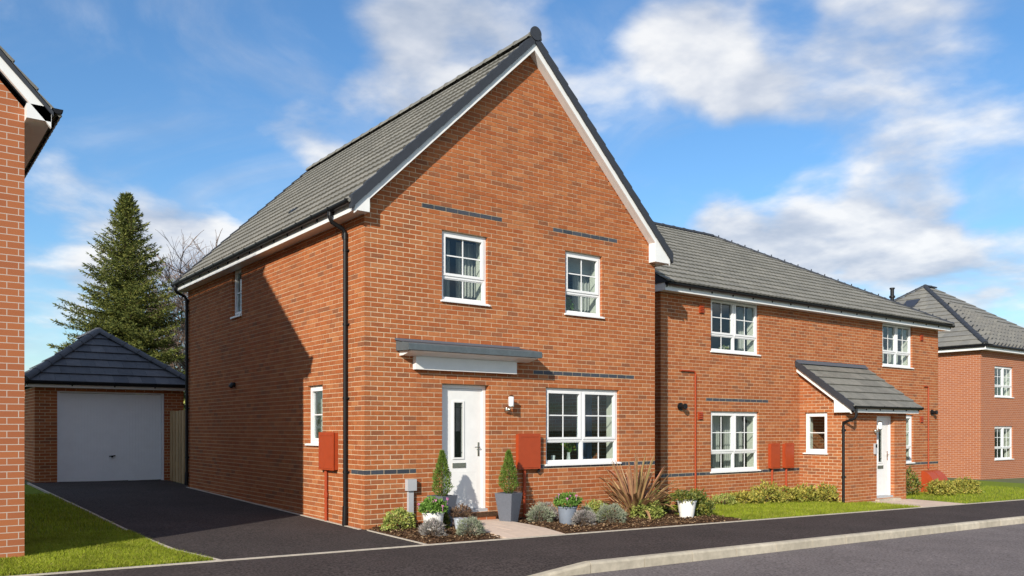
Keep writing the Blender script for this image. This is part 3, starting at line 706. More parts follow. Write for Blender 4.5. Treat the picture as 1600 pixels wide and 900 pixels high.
    for fr, y in ((ff, 0), (Frame((0, DY, 0), EX, (0, 1, 0)), DY)):
        for sd in (0, 1):
            X = (lambda a: a) if sd == 0 else (lambda a: WX - a)
            q = lambda a0, a1, lo_, hi: [(X(a0), ZL + SL * a0 + lo_), (X(a1), ZL + SL * a1 + lo_), (X(a1), ZL + SL * a1 + hi), (X(a0), ZL + SL * a0 + hi)]
            foot = -.24; m = MB(); pg = q(foot, AP + (0 if sd else 0), 0, .155)
            fr.poly(m, pg if not sd else pg[::-1], .125, .17); m.build('barge_board', 'white_gloss', h)
            m = MB(); pg = q(.0, AP - .02, .004, .03); fr.poly(m, pg if not sd else pg[::-1], .001, .124); m.build('verge_soffit', 'white_gloss', h)
            b0, b1 = (-.24, .0) if not sd else (WX - .16, WX + .24)
            zt0 = ZL + SL * foot + .16
            m = MB(); zz = 4.757
            pg = [(X(-.247), zz), (X(0.0 if not sd else .17), zz), (X(0.0 if not sd else .17), ZL + SL * (0 if not sd else .17) + .06), (X(-.247), max(zz + .04, ZL + SL * -.247 + .06))]
            fr.poly(m, pg if not sd else pg[::-1], .001, .173); m.build('eaves_box', 'white_gloss', h)
            # dry verge caps, one for each course of tiles
            n = 15
            for i in range(n):
                u0 = -.30 + (AP + .30 - .06) * i / n; u1 = -.30 + (AP + .30 - .06) * (i + 1) / n + .05; m = MB(); e = .014
                pg = [(X(u0), ZL + SL * u0 + .115), (X(u1), ZL + SL * u1 + .125), (X(u1), ZL + SL * u1 + .28), (X(u0), ZL + SL * u0 + .28 + e * 2.2)]
                fr.poly(m, pg if not sd else pg[::-1], .10, .195 + e * (1 - .0) - .0006 * i)
                m.build('verge_cap', 'verge', roof)
    # eaves, gutters, downpipes
    for fr, sd in ((lf, 0), (Frame((WX, 0, 0), EY, (1, 0, 0)), 1)):
        m = MB(); fr.box(m, .002, DY - .002, 4.765, 4.785, .001, .222); m.build('soffit', 'white_gloss', h)
        m = MB(); fr.box(m, .002, DY - .002, 4.755, 4.915, .223, .243); m.build('fascia', 'white_gloss', h)
        gutter(h, fr, -.14, DY + .15, 4.915, .246, .62)
    downpipe(h, lf, .555, 4.87, .02, .30)
    downpipe(h, lf, DY - .06, 4.87, .20, .30)
    meter_box(h, lf, .90, 1.42, .87, 1.46, .0, 1.27)
    meter_box(h, ff, 2.87, 3.33, .84, 1.43, -.02, 3.03)
    wall_lamp(h, ff, 2.66, 1.98)
    m = MB(); m.tube([lf.p(5.74, 2.43, .002), lf.p(5.74, 2.43, .05), lf.p(5.74, 2.38, .10)], [.05, .055, .04], 10); m.build('wall_vent', 'black_pvc', h)
    m = MB(); ff.box(m, .70, .86, .56, .74, .002, .09); gb = m.build('cable_box', 'meter_grey', h)
    m = MB(); ff.box(m, .735, .825, .10, .56, .002, .055); ff.poly(m, [(.735, -.05), (.86, -.05), (.825, .099), (.735, .099)], .002, .09); m.build('cable_duct', 'meter_grey', gb)
    m = MB(); m.tube([ff.p(3.35, .84, .03), ff.p(3.35, .80, .05), ff.p(3.31, .77, .05)], .022, 8); m.build('outlet', 'dark_metal', h)
build_house()

# ------------------------------------------------------------------ the semi-detached house behind on the far side
def build_semi():
    zb = -.334; X0, X1, Y0 = 7.37, 19.295, .84; DY = 8.7
    h = thing('semi_detached_house', 'long red brick semi-detached house with hipped grey roof and lean-to porch', 'house', (X0, Y0, zb))
    ff = Frame((X0, Y0, zb), EX, FRONT_N); lf = Frame((X0, Y0, zb), EY, LEFT_N); Wd = X1 - X0
    A = lambda s: s - X0
    fo = [(A(8.99), A(10.72), 3.6, 4.80), (A(16.19), A(17.80), 3.6, 4.80), (A(8.99), A(10.72), .9, 2.25), (A(16.15), A(17.86), .9, 2.25)]
    px0, px1, py = 12.33, 15.10, -.40
    bw = Brickwork(h)
    bw.wall(ff, 0, Wd, -1, 64, fo, [], [], [(11, 0, A(12.34)), (33, A(8.67), A(11.05)), (11, A(15.1), Wd)], 0, 21)
    lfw = Frame((X0, Y0, zb), EY, LEFT_N); bw.wall(lfw, 0, 2.7, -1, 64, [], [], [], [(11, 0, 2.6)], 1, 22)
    # porch walls
    pf = Frame((px0, py, zb), EX, FRONT_N); pl = Frame((px0, py, zb), EY, LEFT_N)
    po = [(A(13.70) - A(px0), A(14.53) - A(px0), .15, 2.205)]
    pw = [(.48, 1.09, 1.275, 2.25)]
    bw.wall(pf, 0, px1 - px0, 0, 32, po, [], [], [], 0, 23)
    ptop = [(-.72, 1, 2.48)]
    bw.wall(pl, 0, Y0 - py, 0, 48, pw, ptop, [], [], 1, 24)
    bw.finish(300)
    m = MB(); core(m, ff, .006, Wd - .302, -.3, 4.80, fo, -.3); ff.box(m, Wd - .301, Wd - .006, -.3, 4.8, -.112, -.0042); lfw.box(m, .0065, 3.0, -.3, 4.8, -.3, -.0042)
    core(m, pf, .006, px1 - px0 - .006, -.3, 2.4, po, -.25); core(m, pl, .251, Y0 - py - .002, -.3, 2.45, pw, -.25); pl.box(m, .0065, .25, -.3, 2.4, -.2, -.0042)
    pl.poly(m, [(.01, 2.451), (Y0 - py - .002, 2.451), (Y0 - py - .002, 2.45 + .72 * (Y0 - py))], -.25, -.007); m.build('wall_core', 'mortar', h)
    m = MB(); m.box(X1 - .3, X1 - .003, Y0 + .115, Y0 + DY, zb - .3, zb + 4.8); m.box(X0 + .3, X1 - .3, Y0 + DY - .3, Y0 + DY, zb - .3, zb + 4.8); m.box(X0 + .002, X0 + .3, Y0 + 3.0, Y0 + DY, zb - .3, zb + 4.8)
    m.box(px1 - .25, px1 - .004, py + .25, Y0 - .002, zb - .3, zb + 2.4); m.build('rear_wall', 'brick_pattern', h)
    interior(h, X0, X1, Y0, Y0 + DY, zb, [(X0 + .31, X1 - .31, Y0 + 3.6, Y0 + 3.7, zb + .19, zb + 2.42), (X0 + .31, X1 - .31, Y0 + 3.6, Y0 + 3.7, zb + 2.53, zb + 4.72), (13.3, 13.4, Y0 + .31, Y0 + 3.6, zb + .19, zb + 4.7)])
    window(h, ff, *fo[0], cols=2, transom=.30, label='upper window under the eaves with a dark empty light')
    window(h, ff, *fo[1], cols=2, transom=.30, label='upper window above the porch')
    window(h, ff, *fo[2], cols=2, transom=.30, label='ground floor window with cream curtains')
    window(h, ff, *fo[3], cols=2, transom=.30, label='ground floor window partly behind the porch')
    window(h, pl, *pw[0], cols=1, transom=None, bars='one', label='small square window in the porch side')
    door(h, pf, *po[0], label='white porch door with a narrow pane')
    m = MB(); pf.box(m, 1.30, 2.30, .06, .13, -.05, .12); m.build('door_step', 'kerb_concrete', h)
    # porch roof
    T = .72; zl = lambda y: zb + 2.57 + T * (y - py)
    m = MB(); pr = [(py - .25, zl(py - .25)), (Y0 - .003, zl(Y0)), (Y0 - .003, zl(Y0) - .10), (py - .25, zl(py - .25) - .06)]
    m.prism([(px0 - .14, y, z) for y, z in pr], [(px1 + .24, y, z) for y, z in pr]); pr_ = m.build('porch_roof', 'verge', h)
    c, s = 1 / math.hypot(1, T), T / math.hypot(1, T)
    Rp = Roof(h, 'tile'); Rp.underlay = pr_; Rp.plane((px0 - .16, py - .30, zl(py - .30)), EX, (0, c, s), px1 - px0 + .42, (Y0 - py + .29) / c, 6, .32, profile=False); Rp.finish(300)
    for i in range(6):
        y0 = py - .30 + (Y0 - py + .29) * i / 6; y1 = y0 + (Y0 - py + .29) / 6 + .03; m = MB()
        Frame((px0, 0, 0), EY, LEFT_N).poly(m, [(y0, zl(y0) - .08), (y1, zl(y1) - .07), (y1, zl(y1) + .07), (y0, zl(y0) + .09)], .13, .19 - .001 * i); m.build('verge_cap', 'verge', pr_)
    m = MB(); Frame((px0, 0, 0), EY, LEFT_N).poly(m, [(py - .22, zl(py - .22) - .20), (Y0 - .002, zl(Y0) - .20), (Y0 - .002, zl(Y0) - .05), (py - .22, zl(py - .22) - .05)], .09, .125); m.build('barge_board', 'white_gloss', h)
    m = MB(); Frame((px0, 0, 0), EY, LEFT_N).poly(m, [(py - .22, zb + 2.245), (py + .22, zb + 2.245), (py + .22, zl(py + .22) - .17), (py - .22, zl(py - .22) - .10)], .001, .128); m.build('eaves_box', 'white_gloss', h)
    m = MB(); ff.box(m, A(px0 - .15), A(px1 + .22), zl(Y0) - zb + .045, zl(Y0) - zb + .10, .001, .02); ff.extr(m, [(.021, zl(Y0) - zb + .06), (.021, zl(Y0) - zb + .075), (.10, zl(Y0) - zb + .012), (.10, zl(Y0) - zb - .0)], A(px0 - .15), A(px1 + .22)); m.build('flashing', 'lead', pr_)
    m = MB(); pf.box(m, -.10, px1 - px0 + .20, 2.245, 2.39, .20, .22); pf.box(m, -.10, px1 - px0 + .20, 2.245, 2.262, .0, .199); m.build('fascia', 'white_gloss', h)
    gutter(h, pf, -.15, px1 - px0 + .25, 2.39, .223, .62)
    m = MB(); m.tube([pf.p(-.02, 2.34, .28), pf.p(-.02, 2.16, .28), pf.p(-.04, 2.10, .26), pl.p(.03, 2.00, .05), pl.p(.03, 1.90, .04), pl.p(.03, .05, .04)], .034, 10); dp = m.build('downpipe', 'black_pvc', h)
    for z in (1.85, .75): m = MB(); m.tube([pl.p(.03, z, .04), pl.p(.03, z - .04, .04)], .042, 10); pl.box(m, -.02, .09, z - .03, z - .008, .002, .03); m.build('pipe_clip', 'black_pvc', dp)
    wall_lamp(h, pf, 1.25, 1.93)
    m = MB(); pf.box(m, 1.22, 1.32, 1.24, 1.50, .002, .05); eb = m.build('entry_panel', 'meter_grey', h)
    m = MB(); pf.box(m, 1.235, 1.305, 1.40, 1.48, .0505, .054); m.build('entry_screen', 'dark_metal', eb)
    # main roof: gable at the near end, hip at the far end
    P = .585; ez = zb + 4.765 + .15; yr = 5.2; ye = Y0 - .32; zr = ez + P * (yr - ye); xe = X1 + .32; xr = xe - (yr - ye) - .62; yb = 2 * yr - ye; xl = X0 - .13
    m = MB(); vs = [(xl, ye, ez), (xe, ye, ez), (xe, yb, ez), (xl, yb, ez), (xl, yr, zr), (xr, yr, zr)]
    m.add(vs, [(0, 1, 5, 4), (1, 2, 5), (2, 3, 4, 5), (0, 4, 3)]); roof = m.build('roof', 'verge', h)
    m = MB(); m.add([(X0 + .01, Y0 + .3, ez - .13), (X0 + .01, 2 * yr - Y0 - .3, ez - .13), (X0 + .01, yr, zr - .2)], [(0, 1, 2)]); m.build('gable_end', 'brick_pattern', h)
    c, s = 1 / math.hypot(1, P), P / math.hypot(1, P); Ls = (yr - ye) / c
    Rf = Roof(h, 'tile'); Rf.underlay = roof; La = xe - xl
    Rf.plane((xl, ye, ez + .004), EX, (0, c, s), La, Ls, 17, .30, planes=[(1, (xe - xr) / Ls, La)])
    Ls2 = math.hypot(xe - xr, zr - ez); Rf.plane((xe, ye, ez + .004), EY, (-(xe - xr) / Ls2, 0, (zr - ez) / Ls2), yb - ye, Ls2, 17, .30, planes=[(1, (yr - ye) / Ls2, yb - ye), (-1, (yr - ye) / Ls2, 0)])
    Rf.finish(300)
    ridge_tiles(roof, (xl, yr, zr + .03), (xr, yr, zr + .03), .10); ridge_tiles(roof, (xe - .02, ye + .02, ez + .045), (xr, yr, zr + .045), .07, .42)
    for i in range(18):
        t = (i + .5) / 18; p = Vector((xe - .02, ye + .02, ez + .07)).lerp(Vector((xr, yr, zr + .07)), t); m = MB(); m.tube([p + Vector((0, 0, .02)), p + Vector((0, 0, .065))], .018, 6); m.build('hip_clip', 'verge', roof)
    m = MB(); ff.box(m, -.10, Wd + .2, 4.765, 4.785, .0, .222); m.build('soffit', 'white_gloss', h)
    m = MB(); ff.box(m, -.12, Wd + .24, 4.755, 4.90, .223, .243); lfw.box(m, -.22, .2, 4.757, 4.96, .101, .12); m.build('fascia', 'white_gloss', h)
    gutter(h, ff, -.14, Wd + .30, 4.91, .246, .72)
    # fittings
    meter_box(h, ff, A(11.07), A(11.40), .92, 1.50, -.02, A(11.17)); meter_box(h, ff, A(11.63), A(11.96), .92, 1.50, -.02, A(11.73))
    for x0, x1, zt in ((7.97, 8.44, 3.12), (18.42, 18.66, 3.10)):
        m = MB(); m.tube([ff.p(A(x0), zt, .03), ff.p(A(x1) - .05, zt, .03), ff.p(A(x1), zt - .05, .03), ff.p(A(x1), .05 if x0 < 10 else .7, .03)], .020, 8); m.build('soil_pipe', 'terracotta_pvc', h)
    for x in (7.97, 18.9): m = MB(); m.tube([ff.p(A(x), 2.34, .002), ff.p(A(x), 2.34, .03)], .085, 14); m.tube([ff.p(A(x), 2.34, .03), ff.p(A(x), 2.34, .16)], .05, 12); m.tube([ff.p(A(x), 2.34, .13), ff.p(A(x), 2.34, .165)], .062, 12); m.build('boiler_flue', 'black_pvc', h)
    for x, z in ((8.62, 2.15), (8.66, 4.50), (18.3, 2.13), (18.3, 4.5)): 
        m = MB(); ff.box(m, A(x) - .075, A(x) + .075, z - .09, z + .09, .002, .025)
        for i in range(4): ff.extr(m, [(.026, z - .07 + i * .04), (.045, z - .075 + i * .04), (.026, z - .045 + i * .04)], A(x) - .06, A(x) + .06)
        m.build('air_vent', 'terracotta_pvc', h)
    m = MB(); c0 = ff.p(A(18.6), .35, .3)
    for x in (18.3, 18.75): m.add([(x + dx, Y0 - .004 - .42 * math.sin(t), zb + .02 + .62 * math.cos(t)) for dx in (0, .42) for t in [math.pi / 2 * i / 8 for i in range(9)]], [(i, i + 1, 10 + i, 9 + i) for i in range(8)], True); m.add([(x + d_, Y0 - .004 - .42 * math.sin(t), zb + .02 + .62 * math.cos(t)) for d_ in (0,) for t in [math.pi / 2 * i / 8 for i in range(9)]] + [(x, Y0 - .004, zb + .02)], [tuple(range(10))])
    m.build('gas_meter_housing', 'terracotta_pvc', h)
    # vent pipe on the hip
    hx, hy = 18.55, 1.85; hz = ez + (zr - ez) / (xe - xr) * (xe - hx)
    m = MB(); m.tube([(hx, hy, hz - .1), (hx, hy, hz + .60)], .055, 10); m.tube([(hx, hy, hz + .34), (hx, hy, hz + .40)], .085, 10); m.tube([(hx, hy, hz + .60), (hx, hy, hz + .64)], .075, 10); m.build('vent_pipe', 'black_pvc', roof)
    return h
build_semi()

# ------------------------------------------------------------------ garage, gate, neighbours
def build_garage():
    zb = .19; X0, X1, Y0, Y1 = -2.86, .58, 11.4, 17.4
    h = thing('garage', 'brick garage with white up-and-over door and dark hipped tile roof', 'garage', (X0, Y0, zb))
    ff = Frame((X0, Y0, zb), EX, FRONT_N); op = [(.48, 2.96, -.2, 2.28)]
    lf = Frame((X0, Y0, zb), EY, LEFT_N); bw = Brickwork(h); bw.wall(ff, 0, X1 - X0, -1, 31, op, [], [], [], 0, 31); bw.wall(lf, 0, Y1 - Y0, -1, 31, [], [], [], [], 1, 32); bw.finish(300)
    m = MB(); core(m, ff, .006, X1 - X0 - .004, -.3, 2.33, op, -.25); lf.box(m, .006, Y1 - Y0 - .01, -.3, 2.33, -.2, -.0045); m.build('wall_core', 'mortar', h)
    m = MB(); m.box(X1 - .2, X1, Y0 + .25, Y1, zb - .3, zb + 2.33); m.box(X0 + .2, X1 - .2, Y1 - .2, Y1, zb - .3, zb + 2.33); m.build('side_wall', 'brick_pattern', h)
    m = MB(); ff.box(m, .483, .54, 0, 2.277, -.14, -.05); ff.box(m, 2.90, 2.957, 0, 2.277, -.14, -.05); ff.box(m, .54, 2.90, 2.22, 2.276, -.14, -.051); dr = m.build('garage_door', 'garage_door', h)
    n = 34; w = 2.352 / n
    for i in range(n):
        a = .545 + i * w; m = MB(); ff.poly(m, [(a, .02), (a + w - .006, .02), (a + w - .006, 2.21), (a, 2.21)], -.13, -.088); m.build('door_rib', 'garage_door', dr)
    m = MB(); ff.box(m, .545, 2.89, .02, 2.21, -.14, -.095); m.build('door_panel', 'garage_door', dr)
    m = MB(); m.tube([ff.p(1.72, .63, -.09), ff.p(1.72, .63, -.05)], .022, 8); m.tube([ff.p(1.65, .645, -.05), ff.p(1.79, .66, -.05)], .016, 6); m.build('handle', 'black_pvc', dr)
    m = MB(); ff.box(m, 1.3, 2.1, -.005, .03, -.12, -.08); m.build('draught_strip', 'black_pvc', dr)
    P = .74; o = .24; ez = zb + 2.44; xa, xb, ya, yb = X0 - o, X1 + o, Y0 - o, Y1 + o; hw = (xb - xa) / 2; zr = ez + P * hw; xm = (xa + xb) / 2
    m = MB(); m.add([(xa, ya, ez), (xb, ya, ez), (xb, yb, ez), (xa, yb, ez), (xm, ya + hw, zr), (xm, yb - hw, zr)], [(0, 1, 4), (1, 2, 5, 4), (2, 3, 5), (3, 0, 4, 5), (0, 3, 2, 1)]); roof = m.build('roof', 'verge', h)
    c, s = 1 / math.hypot(1, P), P / math.hypot(1, P); Ls = hw / c; La = xb - xa
    Rg = Roof(h, 'tile_slate'); Rg.underlay = roof
    Rg.plane((xa, ya, ez + .004), EX, (0, c, s), La, Ls, 7, .33, planes=[(1, c, La), (-1, c, 0)], profile=False)
    Rg.plane((xb, ya, ez + .004), EY, (-c, 0, s), yb - ya, Ls, 7, .33, planes=[(1, c, yb - ya), (-1, c, 0)], profile=False)
    Rg.plane((xa, ya, ez + .004), EY, (c, 0, s), yb - ya, Ls, 7, .33, planes=[(1, c, yb - ya), (-1, c, 0)], profile=False); Rg.finish(300)
    for q in ((xa, ya), (xb, ya)): ridge_tiles(roof, (q[0], q[1], ez + .07), (xm, ya + hw, zr + .07), .11, .42, 'tile_slate')
    ridge_tiles(roof, (xm, ya + hw, zr + .07), (xm, yb - hw, zr + .07), .11, .42, 'tile_slate')
    m = MB(); ff.box(m, -.2, X1 - X0 + .2, 2.33, 2.42, .19, .21); ff.box(m, -.2, X1 - X0 + .2, 2.33, 2.345, .0, .189); m.build('fascia', 'white_gloss', h)
    gutter(h, ff, -.24, X1 - X0 + .24, 2.455, .213, .95)
build_garage()

def build_fence():
    f = thing('timber_fence', 'tall timber board fence between the garage and the house', 'fence', (.2, 9.1, .15))
    y = 9.03; i = 0; rnd = random.Random(4)
    while y < 11.33:
        w = .15; x = .20 + (.022 if i % 2 else 0); zb = g(.2, y) + .005; m = MB(); m.box(x, x + .02, y, y + w, zb, 1.985 + rnd.uniform(-.006, .006)); m.build('board', 'timber', f); y += .128; i += 1
    for z in (.5, 1.05, 1.65): m = MB(); m.box(.245, .29, 9.05, 11.38, z, z + .09); m.build('rail', 'timber', f)
build_fence()

def build_neighbour():
    zb = .20; X0, X1, Y0 = -10.85, -4.55, -.68; DY = 9; SL = 1.09; ZL = 4.953 + zb; AP = (X0 + X1) / 2; WX = X1 - X0
    h = thing('neighbouring_house', 'brick gabled house at the edge of the lawn, across the driveway from the detached house', 'house', (X0, Y0, zb))
    ff = Frame((X0, Y0, zb), EX, FRONT_N); op = [(.9, 2.4, .9, 2.25), (3.6, 4.5, .15, 2.25), (.9, 1.8, 3.6, 4.725), (3.9, 4.8, 3.6, 4.725)]
    m = MB(); core(m, ff, 0, WX, -.4, 4.9, op, -.3, 0, 0); ff.poly(m, [(0, 4.901), (WX, 4.901), (WX / 2, 4.953 + SL * WX / 2)], -.3, 0)
    m.box(X0, X0 + .3, Y0 + .301, Y0 + DY, zb - .3, zb + 4.9); m.box(X1 - .3, X1, Y0 + .301, Y0 + DY, zb - .3, zb + 4.9); m.box(X0 + .301, X1 - .301, Y0 + DY - .3, Y0 + DY, zb - .3, zb + 4.9)
    Frame((X0, Y0 + DY, zb), EX, (0, 1, 0)).poly(m, [(0, 4.901), (WX, 4.901), (WX / 2, 4.953 + SL * WX / 2)], -.3, 0); m.build('wall', 'brick_pattern', h)
    window(h, ff, *op[0]); window(h, ff, *op[2], cols=1); window(h, ff, *op[3], cols=1); door(h, ff, *op[1])
    deck = lambda u: ZL + SL * u + .20
    m = MB(); q = [(-.26, 0), (WX / 2, 0), (WX + .26, 0)]; pr = [(X0 - .26, deck(-.26)), (AP, deck(WX / 2)), (X1 + .26, deck(-.26)), (X1 + .26, deck(-.26) - .05), (AP, deck(WX / 2) - .18), (X0 - .26, deck(-.26) - .05)]
    m.prism([(x, Y0 - .19, z) for x, z in pr], [(x, Y0 + DY + .15, z) for x, z in pr]); roof = m.build('roof', 'verge', h)
    c, s = 1 / math.hypot(1, SL), SL / math.hypot(1, SL); Rn = Roof(h, 'tile'); Rn.underlay = roof
    for x, sg in ((X0 - .31, 1), (X1 + .31, -1)): Rn.plane((x, Y0 - .17, deck(-.31)), EY, (sg * c, 0, s), DY + .3, (WX / 2 + .31) / c, 15, .30)
    Rn.finish(300); ridge_tiles(roof, (AP, Y0 - .19, deck(WX / 2) + .08), (AP, Y0 + DY + .19, deck(WX / 2) + .08), .13)
    for x, N_ in ((X1, (1, 0, 0)), (X0, LEFT_N)):
        fr = Frame((x, Y0, zb), EY, N_); m = MB(); fr.box(m, -.17, DY + .1, 4.755, 4.915, .0, .243); m.build('fascia', 'white_gloss', h); gutter(h, fr, -.18, DY + .15, 4.915, .246, 1.2)
    for sd in (0, 1):
        X = (lambda a: a) if sd == 0 else (lambda a: WX - a); pg = [(X(-.24), 4.953 - SL * .24), (X(WX / 2), 4.953 + SL * WX / 2), (X(WX / 2), 5.11 + SL * WX / 2), (X(-.24), 5.11 - SL * .24)]
        m = MB(); ff.poly(m, pg if not sd else pg[::-1], .12, .17); m.build('barge_board', 'white_gloss', h)
build_neighbour()

def build_far_house():
    zb = -.62; X0, X1, Y0, Y1 = 29.0, 39.0, 3.9, 12.9
    h = thing('far_house', 'distant brick house with pale hipped roof beyond the semi-detached house', 'house', (X0, Y0, zb))
    ff = Frame((X0, Y0, zb), EX, FRONT_N); op = [(1.2, 2.9, .9, 2.25), (1.2, 2.9, 3.45, 4.7), (6.6, 8.3, 3.45, 4.7), (6.6, 8.3, .9, 2.25)]
    m = MB(); core(m, ff, 0, X1 - X0, -.4, 5.35, op, -.3, 0, 0); m.box(X0, X0 + .3, Y0 + .301, Y1, zb - .4, zb + 5.35); m.box(X1 - .3, X1, Y0 + .301, Y1, zb - .4, zb + 5.35); m.box(X0 + .301, X1 - .301, Y1 - .3, Y1, zb - .4, zb + 5.35); m.build('wall', 'brick_pattern', h)
    for o in op: window(h, ff, *o)
    P = .70; o = .3; ez = zb + 5.45; xa, xb, ya, yb = X0 - o, X1 + o, Y0 - o, Y1 + o; hw = (yb - ya) / 2; zr = ez + P * hw; ym = (ya + yb) / 2
    m = MB(); m.add([(xa, ya, ez), (xb, ya, ez), (xb, yb, ez), (xa, yb, ez), (xa + hw, ym, zr), (xb - hw, ym, zr)], [(0, 1, 5, 4), (1, 2, 5), (2, 3, 4, 5), (3, 0, 4), (0, 3, 2, 1)]); roof = m.build('roof', 'verge', h)
    c, s = 1 / math.hypot(1, P), P / math.hypot(1, P); Ls = hw / c
    Rg = Roof(h, 'tile_far'); Rg.underlay = roof
    Rg.plane((xa, ya, ez + .004), EY, (c, 0, s), yb - ya, Ls, 15, .33, planes=[(1, c, yb - ya), (-1, c, 0)], profile=False)
    Rg.plane((xa, ya, ez + .004), EX, (0, c, s), xb - xa, Ls, 15, .33, planes=[(1, c, xb - xa), (-1, c, 0)], profile=False); Rg.finish(300)
    for p in ((xa, ya), (xa, yb)): ridge_tiles(roof, (*p, ez + .06), (xa + hw, ym, zr + .06), .10, .45)
    ridge_tiles(roof, (xa + hw, ym, zr + .06), (xb - hw, ym, zr + .06), .10, .45)
    for y, t in ((ym + 1.35, .64), (ym - .35, .66)):
        m = MB(); u0 = xa + hw * t; q = [(u0, y), (u0 + .5, y), (u0 + .5, y + .62), (u0, y + .62)]; zz = lambda x: ez + P * (x - xa)
        m.prism([(x, yy, zz(x) + .02) for x, yy in q], [(x, yy, zz(x) + .10) for x, yy in q]); m.build('roof_panel', 'dormer_dark', roof)
    lf = Frame((X0, Y0, zb), EY, LEFT_N); m = MB(); lf.box(m, -.3, Y1 - Y0 + .3, 5.25, 5.40, .25, .29); lf.box(m, -.3, Y1 - Y0 + .3, 5.25, 5.28, 0, .249); ff.box(m, -.3, X1 - X0 + .3, 5.25, 5.4, .25, .29); ff.box(m, -.3, X1 - X0 + .3, 5.25, 5.28, 0, .249); m.build('fascia', 'white_gloss', h)
    gutter(h, lf, -.3, Y1 - Y0 + .3, 5.42, .29, 1.5); gutter(h, ff, -.3, X1 - X0 + .3, 5.42, .29, 1.5)
build_far_house()
#PART3
# ------------------------------------------------------------------ planting
def gz(x, y): return g(x, y) + .03
def leaf(mb, p, d, up, L, w, fold=.25):
    """one leaf: a folded diamond from p along d"""
    d = d.normalized(); s = d.cross(up)
    if s.length < 1e-4: s = d.orthogonal()
    s.normalize(); n = s.cross(d)
    mb.add([p, p + d * L * .5 + s * w + n * w * fold, p + d * L, p + d * L * .5 - s * w + n * w * fold], [(0, 1, 2), (0, 2, 3)])
def rdir(rnd):
    while True:
        v = Vector((rnd.uniform(-1, 1), rnd.uniform(-1, 1), rnd.uniform(-1, 1)))
        if .1 < v.length < 1: return v.normalized()
def mound(mb, c, r, n, L, w, rnd, spiky=.5, low=-.15, lumps=.16):
    c = Vector(c); ph = rnd.uniform(0, 50)
    for _ in range(n):
        d = rdir(rnd)
        if d.z < low: d.z = -d.z * .5
        d.normalize()
        k = (1 + lumps * 2 * mnoise.noise(d * 2.3 + Vector((ph, 0, 0)))) * (rnd.uniform(.55, 1.0) ** .5)
        p = c + Vector((d.x * r[0], d.y * r[1], max(d.z, -.2) * r[2])) * k
        o = (d * spiky + rdir(rnd) * (1 - spiky) + Vector((0, 0, .25))).normalized()
        leaf(mb, p, o, rdir(rnd), L * rnd.uniform(.6, 1.25), w * rnd.uniform(.7, 1.2))
def shrub(name, label, x, y, rx, ry, rz, n, L, w, mat, seed, spiky=.5, group=None, stems=True, lumps=.16, cat='shrub'):
    rnd = random.Random(seed); z = gz(x, y); t = thing(name, label, cat, (x, y, z - .03), group)
    m = MB(); mound(m, (x, y, z + rz * .22), (rx, ry, rz * .85), n, L, w, rnd, spiky, -.3, lumps); m.build('foliage', mat, t)
    m = MB()
    for _ in range(9):
        a = rnd.uniform(0, 6.28); q = rnd.uniform(.2, .75); m.tube([(x + rnd.uniform(-.02, .02), y + rnd.uniform(-.02, .02), z - .05), (x + math.cos(a) * rx * q * .5, y + math.sin(a) * ry * q * .5, z + rz * .35), (x + math.cos(a) * rx * q, y + math.sin(a) * ry * q, z + rz * .7)], [.008, .006, .003], 5)
    m.build('stem', 'trunk', t)
    return t
def potted(name, label, x, y, cat='potted plant'): return thing(name, label, cat, (x, y, gz(x, y) - .02))

def cypress(x, y, rot, label, seed, foliage_h=.70):
    t = potted('potted_cypress', label, x, y); t['group'] = 'potted cypresses by the front door'; z = gz(x, y) - .01; rnd = random.Random(seed)
    m = MB(); r2 = math.sqrt(2); H_ = .50
    m.lathe([(.105 * r2, 0), (.168 * r2, H_), (.15 * r2, H_), (.142 * r2, H_ - .05)], 4, (x, y, z), False, math.pi / 4 + rot); m.build('planter', 'planter_slate', t)
    m = MB(); m.lathe([(.138 * r2, H_ - .06), (.144 * r2, H_ - .045)], 4, (x, y, z), False, math.pi / 4 + rot); m.build('compost', 'soil', t)
    m = MB(); m.tube([(x, y, z + H_ - .06), (x + .01, y, z + H_ + .3), (x, y, z + H_ + foliage_h * .9)], [.018, .013, .004], 6); m.build('trunk', 'trunk', t)
    m = MB(); ph = rnd.uniform(0, 9)
    for _ in range(3400):
        q = rnd.random() ** .8; a = rnd.uniform(0, 6.28)
        R0 = .158 * math.sin(min(1, (q + .06) / .32) * math.pi / 2) * (1 - max(0, q - .22) / .80) ** .8
        k = rnd.uniform(.35, 1) ** .5 * (1 + .30 * mnoise.noise(Vector((math.cos(a) * 1.6 + ph, math.sin(a) * 1.6, q * 5))))
        p = Vector((x + math.cos(a) * R0 * k, y + math.sin(a) * R0 * k, z + H_ - .02 + q * foliage_h))
        leaf(m, p, Vector((math.cos(a) * .6, math.sin(a) * .6, .9)) + rdir(rnd) * .6, rdir(rnd), rnd.uniform(.018, .05), rnd.uniform(.004, .009))
    m.build('foliage', 'cypress_leaf', t)
    return t
cypress(1.13, -.40, .25, 'clipped cypress in square slate planter on the hinge side of the white door', 41)
cypress(2.45, -.36, .35, 'clipped cypress in square slate planter below the terracotta meter box', 42)

